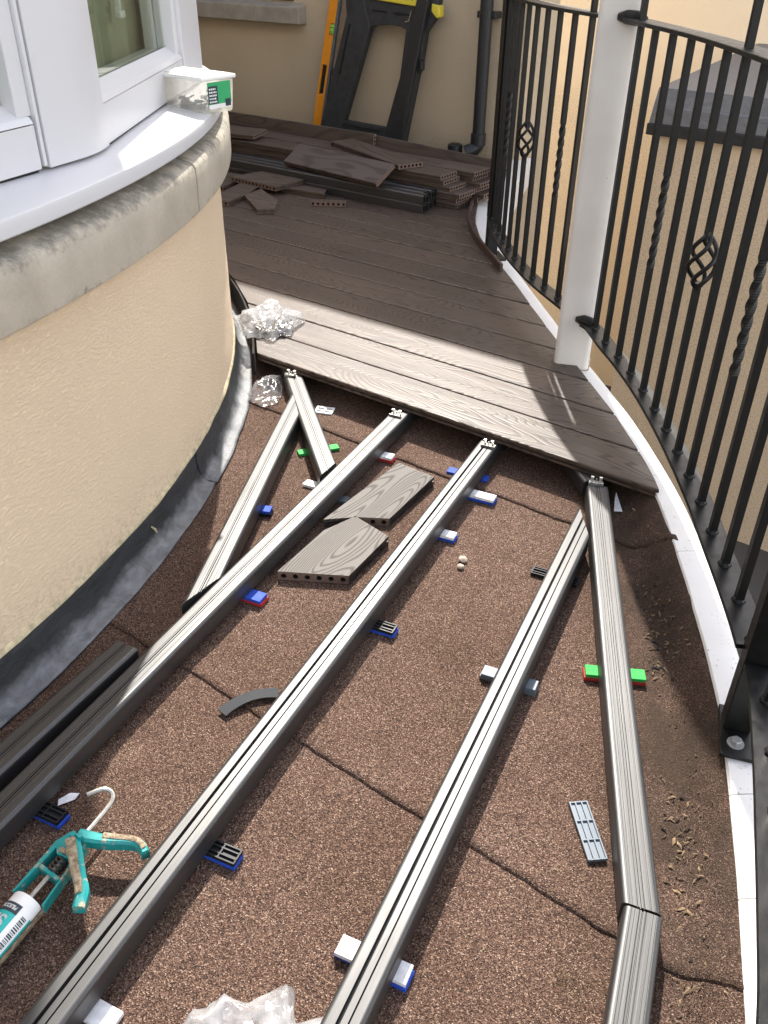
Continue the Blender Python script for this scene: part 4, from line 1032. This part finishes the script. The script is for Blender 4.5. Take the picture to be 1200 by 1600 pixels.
def rail_panel(name, label, pts, first, twist_at, basket_at, upper_at, count, end0=True, zb=.215, zm=.985, zt=1.09, wid=.052, pts_top=None):
    """curved railing panel: flat bottom rail, square balusters, flat middle rail, short uprights and a handrail"""
    t = empty(name, (0, 0, 0)); tag(t, label, 'railing', 'black wrought metal railing panels')
    S = spline(pts, 10)
    # cumulative length
    cum = [0.0]
    for a, c in zip(S, S[1:]): cum.append(cum[-1] + math.hypot(c[0] - a[0], c[1] - a[1]))
    def at(d):
        for i in range(len(S) - 1):
            if cum[i + 1] >= d:
                f = (d - cum[i]) / max(1e-6, cum[i + 1] - cum[i]); return Vector((lerp(S[i][0], S[i + 1][0], f), lerp(S[i][1], S[i + 1][1], f))), Vector((S[i + 1][0] - S[i][0], S[i + 1][1] - S[i][1])).normalized()
        return Vector(S[-1]), Vector((S[-1][0] - S[-2][0], S[-1][1] - S[-2][1])).normalized()
    def flat(nm, z, w, h, round_=0):
        vs, fs = [], []; N_ = len(S)
        for i, p in enumerate(S):
            a, c = S[max(i - 1, 0)], S[min(i + 1, N_ - 1)]; d = Vector((c[0] - a[0], c[1] - a[1])).normalized(); nn = Vector((-d.y, d.x))
            if round_:
                pr = [(w / 2 * math.cos(q), h / 2 + h / 2 * math.sin(q)) for q in [2 * math.pi * k / 10 for k in range(10)]]
            else:
                pr = [(-w / 2, .001), (-w / 2, h - .001), (-w / 2 + .001, h), (w / 2 - .001, h), (w / 2, h - .001), (w / 2, .001), (w / 2 - .001, 0), (-w / 2 + .001, 0)]
            for u, zz in pr: vs.append((p[0] + nn.x * u, p[1] + nn.y * u, z + zz))
        K = len(pr)
        for i in range(N_ - 1):
            for j in range(K): fs.append((i * K + j, i * K + (j + 1) % K, (i + 1) * K + (j + 1) % K, (i + 1) * K + j))
        fs += [tuple(range(K)), tuple(range((N_ - 1) * K, N_ * K))]
        return obj(nm, vs, fs, M['black'], t, smooth='auto')
    flat('bottom_rail', zb, wid, .009); flat('middle_rail', zm, wid, .009); flat('handrail', zt, .052, .022, 1)
    for k in range(count):
        p, d = at(first + .1015 * k); yaw = math.atan2(d.y, d.x); r_ = .0068
        b = MB(); z0, z1 = zb + .009, zm
        if k in twist_at:
            lev = [z0, .500] + [.500 + .21 * i / 44 for i in range(1, 45)] + [.715, z1]
            lev = sorted(set(lev)); vs, fs = [], []
            for z in lev:
                tw = max(0.0, min(1.0, (z - .500) / .21)) * 2 * math.pi * 1.75
                for q in range(4):
                    a = tw + math.pi / 4 + q * math.pi / 2; vs.append((r_ * 1.414 * math.cos(a), r_ * 1.414 * math.sin(a), z))
            for i in range(len(lev) - 1):
                for q in range(4): fs.append((i * 4 + q, i * 4 + (q + 1) % 4, i * 4 + 4 + (q + 1) % 4, i * 4 + 4 + q))
            b.add(vs, fs)
            nm = 'baluster'
        elif k in basket_at:
            b.box((-r_, -r_, z0), (r_, r_, .556)); b.box((-r_, -r_, .664), (r_, r_, z1))
            b.tube([(0, 0, .549), (0, 0, .566)], [.0075, .0105], 8); b.tube([(0, 0, .654), (0, 0, .671)], [.0105, .0075], 8)
            for q in range(4):
                pts_ = []
                for i in range(17):
                    f = i / 16; ra = .0055 + .0225 * math.sin(math.pi * f) ** .85; a = q * math.pi / 2 + f * math.pi * 1.15
                    pts_.append((ra * math.cos(a), ra * math.sin(a), lerp(.558, .662, f)))
                b.tube(pts_, .0047, 7)
            nm = 'baluster'
        else:
            b.box((-r_, -r_, z0), (r_, r_, z1)); nm = 'baluster'
        o = b.build(nm, M['black'], t, (p.x, p.y, 0), (0, 0, yaw), smooth='auto' if k in basket_at else False)
        w_ = MB(); w_.tube([(0, 0, zb + .0088), (0, 0, zb + .0125), (0, 0, zb + .0150)], [.0125, .0115, .0085], 8); w_.build('weld_collar', M['black'], o)
        if k in upper_at:
            u = MB(); u.box((-r_, -r_, zm + .009), (r_, r_, zt + .003)); u.build('upright', M['black'], t, (p.x, p.y, 0), (0, 0, yaw))
    return t
RIGHT = [(.585, 2.395), (.598, 2.351), (.609, 2.23), (.622, 2.132), (.632, 2.027), (.638, 1.924), (.6405, 1.817), (.6405, 1.713), (.638, 1.618), (.634, 1.521), (.627, 1.412), (.617, 1.307), (.607, 1.19), (.596, 1.08), (.588, 1.022)]
rail_panel('railing', 'curved black railing panel between the white post and the near bolted foot', RIGHT, .048, (3, 9), (6, 12), (0, 6, 12), 14)
NEAR = [(.585, .975), (.564, .89), (.531, .78), (.492, .66), (.452, .54), (.420, .45), (.36, .31), (.28, .15)]
rail_panel('railing', 'nearest black railing panel at the lower right edge', NEAR, .075, (4,), (1, 7), (2,), 8)
LEFT = [(.552, 2.520), (.534, 2.58), (.511, 2.660), (.489, 2.745), (.469, 2.84), (.450, 2.95), (.436, 3.06), (.426, 3.18), (.420, 3.30), (.419, 3.42), (.421, 3.49)]
rail_panel('railing', 'curved black railing panel beyond the white post', LEFT, .075, (1, 7), (4,), (0, 6), 10)
FAR = [(.427, 3.56), (.455, 3.80), (.50, 4.10), (.55, 4.42), (.605, 4.78), (.66, 5.10), (.69, 5.28)]
rail_panel('railing', 'far black railing panel seen end on, running to the back wall', FAR, .06, (1, 7, 13), (4, 10), (0, 6, 12), 16)

def foot(x, y, rz, label, s_=.042):
    t = empty('bolted_upright', (x, y, .067), rz); tag(t, label, 'railing post', 'bolted railing posts')
    b = MB(); b.box((-s_ * .62, -.078, 0), (s_ * 1.05, .035, .008)); b.build('base_plate', M['black'], t, bevel=.0012, seg=1)
    b = MB(); b.box((-s_ / 2, -s_ / 2, .0082), (s_ / 2, s_ / 2, 1.04)); b.build('upright', M['black'], t, bevel=.0015, seg=1)
    b = MB(); b.tube([(-.002, -.050, .0082), (-.002, -.050, .0100)], .0135, 18); b.build('washer', M['zinc'], t, smooth='auto')
    b = MB(); b.tube([(-.002, -.050, .0101), (-.002, -.050, .0170), (-.002, -.050, .0182)], [.0092, .0092, .0080], 6); b.build('bolt', M['zinc'], t)
foot(.588, 1.000, R(-17), 'near black railing post with a big zinc bolt on the white kerb')
foot(.424, 3.525, R(10), 'far black railing post at the corner of the deck')
# rough black weld blobs where the rails meet the white post
for z in (.219, .989):
    b = MB(); pts = [(.590 + .006 * math.cos(a), 2.412 - .004, z + .005 + .008 * math.sin(a)) for a in (0, 2, 4)]
    b.tube([(.556, 2.418, z + .006), (.575, 2.408, z + .006), (.595, 2.385, z + .005), (.604, 2.35, z + .004)], [.008, .016, .017, .010], 9)
    o = b.build('mounting_lug', M['black'], po, smooth=True)
    o.matrix_parent_inverse = (Matrix.Translation(po.location) @ Matrix.Rotation(R(-14), 4, 'Z')).inverted()

# ------------------------------------------------------------------ neighbouring building beyond the railing
nb = empty('neighbour_extension', en(-2.03, 5.4, -2.34), RT); tag(nb, 'single storey extension with a low lead roof beyond the railing', 'extension')
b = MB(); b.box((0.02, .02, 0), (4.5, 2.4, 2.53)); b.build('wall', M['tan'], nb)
b = MB(); b.box((-.02, -.03, 2.52), (4.6, .03, 2.585)); b.box((-.02, .03, 2.52), (.03, 1.8, 2.585)); b.build('drip_edge', M['bplastic'], nb, bevel=.006)
rf = MB(); z0 = 2.586
rf.add([(-.012, -.02, z0), (4.6, -.02, z0), (4.6, -.012, z0 + .085), (-.004, -.012, z0 + .085), (.0, .02, z0 + .185), (4.6, .14, z0 + .165), (.0, 1.80, z0 + .29), (4.6, 1.80, z0 + .29), (-.012, 1.80, z0)],
       [(0, 1, 2, 3), (3, 2, 5, 4), (4, 5, 7, 6), (0, 3, 4, 6, 8)])
rf.build('lead_roof', M['lead'], nb, smooth=False)
for x in (.62, 1.24, 1.86):
    b = MB(); b.tube([(x, .11, z0 + .172), (x, 1.79, z0 + .293)], .016, 8); b.build('lead_roll', M['lead'], nb, smooth=True)
cw = empty('neighbour_wall', en(-2.0, 7.2, -2.34), RT); tag(cw, 'pale cream neighbouring wall beyond the railing', 'wall')
b = MB(); b.box((-3.2, 0, 0), (4.0, .3, 5.4)); b.build('wall', M['cream'], cw)

# ------------------------------------------------------------------ caulking gun
gun = empty('caulking_gun', (0, 0, 0)); tag(gun, 'teal caulking gun with dried sealant on its handles and a tube fitted', 'caulking gun')
ax0, ax1 = Vector((-.4865, .690, .034)), Vector((-.441, .792, .034)); au = (ax1 - ax0).normalized(); av = Vector((au.y, -au.x, 0)); aw = Vector((0, 0, 1))
GM = Matrix((av, au, aw)).transposed().to_4x4(); GM.translation = ax0      # local: x right, y along the rod, z up
gun.matrix_world = GM
def gl(x, y): q = GM.inverted() @ Vector((x, y, .034)); return q.x, q.y
# tube lies below (-y); cradle arms either side up to the head
b = MB(); b.tube([(0, -.205, 0), (0, -.002, 0), (0, 0, 0)], [.0235, .0235, .0228], 36); b.build('sealant_tube', M['labelw'], gun, smooth='auto')
b = MB(); b.tube([(0, -.19, 0), (0, -.021, 0)], .0238, 36, cap=False); b.build('tube_label', M['labelt'], gun, smooth=True)
def arc(y0, y1, a0, a1, rr, n_=10):
    vs, fs = [], []
    for i in range(n_ + 1):
        a = R(lerp(a0, a1, i / n_)); vs += [(rr * math.cos(a), y0, rr * math.sin(a)), (rr * math.cos(a), y1, rr * math.sin(a))]
    for i in range(n_): fs.append((2 * i, 2 * i + 1, 2 * i + 3, 2 * i + 2))
    return vs, fs
b = MB(); b.add(*arc(-.030, -.0165, 60, 160, .0241)); b.build('label_band', M['labelk'], gun, smooth=True)
b = MB(); b.add(*arc(-.19, -.0155, 15, 62, .0241)); b.build('label_panel', M['labelw'], gun, smooth=True)
bars = MB(); y_ = -.086
while y_ < -.026:
    w_ = rnd.choice((.0008, .0014, .002)); bars.add(*arc(y_, y_ + w_, 24, 44, .0244, 3)); y_ += w_ + rnd.choice((.0008, .0016))
bars.build('barcode', M['labelk'], gun, smooth=True)
wv = MB()
for i, y0 in enumerate((-.064, -.076, -.088)):
    vs, fs = [], []
    for k in range(13):
        a = R(lerp(62, 165, k / 12)); dy = .006 * math.sin(k * .45 + i); vs += [(.0242 * math.cos(a), y0 + dy, .0242 * math.sin(a)), (.0242 * math.cos(a), y0 + dy + .0035, .0242 * math.sin(a))]
    fs = [(2 * k, 2 * k + 1, 2 * k + 3, 2 * k + 2) for k in range(12)]; wv.add(vs, fs, 0)
wv.build('label_wave', M['teal'], gun, smooth=True)
def glyph(txt, size, name, mat, y_base, ang, flip=True):
    cu = bpy.data.curves.new(name, 'FONT'); cu.body = txt; cu.size = size; cu.align_x = 'CENTER'; cu.extrude = .0001; cu.offset = .0006
    to = bpy.data.objects.new(name, cu); COL.objects.link(to)
    dg = bpy.context.evaluated_depsgraph_get(); me = bpy.data.meshes.new_from_object(to.evaluated_get(dg)); bpy.data.objects.remove(to)
    bm = bmesh.new(); bm.from_mesh(me); bmesh.ops.triangulate(bm, faces=bm.faces); bmesh.ops.subdivide_edges(bm, edges=bm.edges, cuts=1)
    rr = .0246
    for v in bm.verts:
        x, y = v.co.x, v.co.y
        if flip: x, y = -x, -y
        a = R(ang) - x / rr
        v.co = Vector((rr * math.cos(a), y_base + y, rr * math.sin(a) + 0)) * 1.0
    bm.to_mesh(me); bm.free(); return link(name, me, mat, gun)
glyph('SI', .024, 'label_letters', M['labelw'], -.036, 98)
glyph('SILICONE', .007, 'label_letters', M['labelw'], -.0205, 108)
b = MB()
b.add(*arc(-.20, .0, -28, 6, .0262, 6)); b.add(*arc(-.20, .0, -28, 6, .0248, 6)); cr1 = b.build('cradle', M['sealant'], gun, smooth=True)
b = MB(); b.prism([(-.0275, .0), (-.0245, .0), (-.020, .085), (-.012, .106), (-.020, .108), (-.0285, .088)], -.009, .010); b.build('frame_arm', M['teal'], gun, bevel=.001)
b = MB(); b.prism([(.0245, .0), (.0275, .0), (.0215, .060), (.014, .082), (.010, .080), (.018, .056)], -.009, .010); b.build('frame_arm', M['teal'], gun, bevel=.001)
b = MB(); b.prism([(-.021, .080), (-.012, .108), (.006, .112), (.018, .100), (.016, .078), (.004, .070), (-.010, .070)], -.012, .013); b.build('head', M['teal'], gun, bevel=.002)
b = MB(); b.prism([(-.020, .050), (.019, .044), (.0185, .038), (-.0215, .044)], -.010, .011); b.build('cross_bar', M['teal'], gun, bevel=.0015)
b = MB(); hx = []
for i in range(61):
    a = i / 60 * 2 * math.pi * 5.2; hx.append((.0085 * math.cos(a), .046 + .034 * i / 60, .004 + .0085 * math.sin(a)))
b.tube(hx, .0016, 6); b.build('spring', M['bplastic'], gun, smooth=True)
b = MB(); b.prism([(-.011, .074), (.010, .074), (.009, .081), (-.010, .081)], -.006, .016); b.build('catch_plate', M['sealant'], gun, bevel=.001)
rodp = [(*gl(x, y), .004) for x, y in [(-.487, .691), (-.441, .792), (-.421, .838), (-.414, .853), (-.4145, .863), (-.421, .8685), (-.431, .8688), (-.442, .864), (-.452, .858)]]
rodp = [rodp[0], rodp[1]] + [p for p in spline(rodp[2:], 5)]
rodp = [(p[0], p[1], p[2] + .012 * max(0, min(1, (i - 2) / 18))) for i, p in enumerate(rodp)]
b = MB(); b.tube(rodp, .0037, 8); b.build('rod', M['rod'], gun, smooth='auto')
def grip(name, pts, w, h, mat, zoff=0.0, parent=gun):
    """flat channel that follows a plan curve and tapers"""
    S = spline([gl(*p) for p in pts], 5); n_ = len(S); vs, fs = [], []
    for i, p in enumerate(S):
        a, c = S[max(i - 1, 0)], S[min(i + 1, n_ - 1)]; d = Vector((c[0] - a[0], c[1] - a[1])).normalized(); nn = Vector((-d.y, d.x))
        t = i / (n_ - 1); ww = lerp(w[0], w[1], t) / 2
        for u, zz in [(-ww, -h), (-ww * 1.05, h * .6), (-ww * .6, h), (ww * .6, h), (ww * 1.05, h * .6), (ww, -h)]: vs.append((p[0] + nn.x * u, p[1] + nn.y * u, zz + zoff))
    for i in range(n_ - 1):
        for j in range(6): fs.append((i * 6 + j, i * 6 + (j + 1) % 6, i * 6 + 6 + (j + 1) % 6, i * 6 + 6 + j))
    fs += [tuple(range(6)), tuple(range((n_ - 1) * 6, n_ * 6))]
    return obj(name, vs, fs, mat, parent, smooth='auto')
hd = grip('handle', [(-.443, .786), (-.425, .782), (-.400, .778), (-.370, .777), (-.350, .772), (-.338, .757)], (.019, .011), .009, M['teal'], .014)
grip('handle_crust', [(-.405, .7825), (-.385, .780), (-.365, .778), (-.350, .773), (-.341, .762)], (.008, .007), .003, M['sealant'], .0225, hd)
tg = grip('trigger', [(-.446, .772), (-.432, .742), (-.420, .715), (-.409, .694), (-.407, .668)], (.020, .016), .008, M['teal'], .020)
grip('trigger_crust', [(-.449, .772), (-.437, .745), (-.427, .722), (-.418, .705), (-.412, .688)], (.014, .009), .005, M['sealant'], .0265, tg)
for x, y in ((-.447, .779), (-.436, .777)):
    q = gl(x, y); b = MB(); b.tube([(q[0], q[1], .024), (q[0], q[1], .031)], .0045, 10); b.build('rivet', M['teal'], gun)

# ------------------------------------------------------------------ plastic bags
def bag(name, label, x, y, z, rx, ry, h, seed, mat, parent=None, spikes=(), rz=0.0, sub=5):
    bm = bmesh.new(); bmesh.ops.create_icosphere(bm, subdivisions=sub, radius=1.0)
    for v in bm.verts:
        p = v.co.copy(); a = math.atan2(p.y, p.x)
        rag = 1 + .20 * fbm(math.cos(a) * 2.1 + seed, math.sin(a) * 2.1, seed) + .07 * fbm(math.cos(a) * 7 + seed, math.sin(a) * 7, seed)
        for sa, sl, sw in spikes:
            da = abs((a - R(sa) + math.pi) % (2 * math.pi) - math.pi); rag += sl * max(0, 1 - da / R(sw)) ** 1.5
        cr = 1.15 * abs(noise.noise(Vector((p.x * 1.5 + seed, p.y * 1.5, p.z * 1.5)))) + .28 * abs(noise.noise(Vector((p.x * 3.4 + seed, p.y * 3.4, p.z * 3.4))))
        zf = max(0.0, p.z)
        k = 1 - .16 * cr
        v.co = Vector((p.x * rx * rag * k, p.y * ry * rag * k, (zf ** .7) * h * (1 - .75 * min(1, cr)) + .0015 + .002 * max(0, -p.z)))
    me = bpy.data.meshes.new(name); bm.to_mesh(me); bm.free()
    for p in me.polygons: p.use_smooth = True
    o = link(name, me, mat, parent, (x, y, z), (0, 0, rz))
    if label: tag(o, label, 'plastic bag', 'clear plastic bags')
    return o
b1 = bag('plastic_bag', 'clear plastic bag full of metal clips on the deck boards', -.385, 2.700, DECK + .001, .100, .125, .060, 2.2, M['film2'], spikes=((95, .45, 30), (165, .35, 30), (10, .15, 30)))
fx = MB(); rnd = random.Random(11)
for i in range(75):
    a = rnd.uniform(0, 6.28); r_ = .058 * math.sqrt(rnd.random())
    mm = Matrix.Translation((.014 + r_ * math.cos(a), -.045 + r_ * .85 * math.sin(a), .004 + rnd.random() * .022)) @ Matrix.Rotation(rnd.uniform(0, 6), 4, 'Z') @ Matrix.Rotation(rnd.uniform(-.9, .9), 4, 'X')
    fx.box((-.010, -.006, 0), (.010, .006, .0012), 0, mm); fx.box((-.010, -.006, .0013), (-.0085, .006, .008), 0, mm); fx.box((.0085, -.006, .0013), (.010, .006, .008), 0, mm)
stuff(fx.build('clips', M['steel'], b1))
bag('plastic_bag', 'small crumpled clear plastic bag on the felt by the lead flashing', -.352, 2.335, .003, .045, .072, .060, 5.1, M['film'], spikes=((60, .5, 30), (200, .3, 30)), sub=4)
bag('plastic_bag', 'large crumpled clear bag cut off by the bottom edge', -.162, .478, .004, .122, .090, .060, 8.7, M['film2'], spikes=((38, .75, 16), (72, .3, 15), (105, .3, 16), (150, .4, 14)))

# ------------------------------------------------------------------ small oddments on the felt
st = []
for i in range(11):
    t = i / 10; a = R(lerp(148, 100, t)); st.append((.13 * math.cos(a), .13 * math.sin(a)))
mb = MB(); vs, fs = [], []
for i, p in enumerate(st):
    d = Vector((p[0], p[1])).normalized(); t = i / 10
    q0 = Vector(p) - d * .011; q1 = Vector(p) + d * .011; zz = .004 + .006 * math.sin(t * 2.6)
    vs += [(q0.x, q0.y, zz), (q1.x, q1.y, zz + .001), (q1.x, q1.y, zz + .0035), (q0.x, q0.y, zz + .0025)]
for i in range(10):
    for j in range(4): fs.append((4 * i + j, 4 * i + (j + 1) % 4, 4 * i + 4 + (j + 1) % 4, 4 * i + 4 + j))
fs += [(0, 1, 2, 3), (43, 42, 41, 40)]
o = obj('rubber_strip', vs, fs, M['strip'], None, (-.183, .985, .002), (0, 0, R(-8)), smooth='auto'); tag(o, 'curved grey offcut strip tucked against the wide grooved joist', 'rubber strip')
o = MB().prism([(-.012, -.022), (.006, -.030), (.012, .040), (.002, .018)], 0, .0025).build('plastic_scrap', M['white'], None, (.564, 1.755, .010), (R(8), R(-14), R(4))); tag(o, 'white pointed plastic scrap beside the joist end at the deck corner', 'scrap')
o = MB().prism([(-.016, -.004), (.010, -.007), (.020, 0), (.008, .008), (-.012, .006)], 0, .0012).build('paper_scrap', M['white'], None, (-.500, .885, .004), (R(6), 0, R(35))); tag(o, 'torn pale scrap beside the shaded ribbed shim', 'scrap')
for i, (x, y, s_, lb) in enumerate([(.176, 1.532, .010, 'pale pebble on the felt, the farther of two together'), (.170, 1.506, .008, 'pale pebble on the felt, the nearer of two together')]):
    bm = bmesh.new(); bmesh.ops.create_icosphere(bm, subdivisions=3, radius=s_)
    for v in bm.verts: v.co *= 1 + .28 * fbm(v.co.x * 90 + i, v.co.y * 90, v.co.z * 90)
    for v in bm.verts: v.co.z *= .6
    me = bpy.data.meshes.new('pebble'); bm.to_mesh(me); bm.free()
    for p in me.polygons: p.use_smooth = True
    o = link('pebble', me, M['pebble'], None, (x, y, .006)); tag(o, lb, 'pebble', 'pebbles on the felt')
# bark, leaf bits and grit along the kerb
db = MB(); rnd = random.Random(21)
def bit(x, y, L, w, col):
    a = rnd.uniform(0, 3.14); z = felt_z(*to_en((x, y))) + .0015
    mm = Matrix.Translation((x, y, z)) @ Matrix.Rotation(a, 4, 'Z') @ Matrix.Rotation(rnd.uniform(-.3, .3), 4, 'X') @ Matrix.Rotation(rnd.uniform(-.25, .25), 4, 'Y')
    db.add([(-L, 0, 0), (-L * .2, -w, .0006), (L, -w * .2, 0), (L * .4, w, .0008), (0, 0, .0022)], [(0, 1, 4), (1, 2, 4), (2, 3, 4), (3, 0, 4), (3, 2, 1, 0)], col, mm)
for i in range(430):
    y = rnd.choice([rnd.uniform(.55, 1.8), rnd.gauss(1.24, .07), rnd.gauss(1.36, .05), rnd.gauss(.80, .06), rnd.gauss(.62, .05)])
    if not .4 < y < 1.82: continue
    xr = trim_in(y) - .012; xl = {True: .49 + .14 * (y - 1.15), False: .40 + .24 * (y - .7)}[y > 1.1]
    x = rnd.triangular(xl, xr, xl + .03)
    s_ = rnd.random() ** 3
    bit(x, y, .0018 + .008 * s_, .0009 + .0022 * s_, rnd.choice((0, 0, 0, 1, 1, 2)))
for i in range(120):
    bit(rnd.uniform(-.36, -.22) + rnd.uniform(-.08, .02), rnd.uniform(1.9, 2.35), .0015 + .004 * rnd.random() ** 3, .0012, rnd.choice((0, 1, 2)))
for i in range(110):
    bit(rnd.uniform(-.6, .4), rnd.uniform(.5, 1.9), .001 + .0016 * rnd.random(), .001, rnd.choice((0, 2, 2)))
stuff(db.build('leaf_litter', [M['bark'], M['straw'], M['hole']], None))
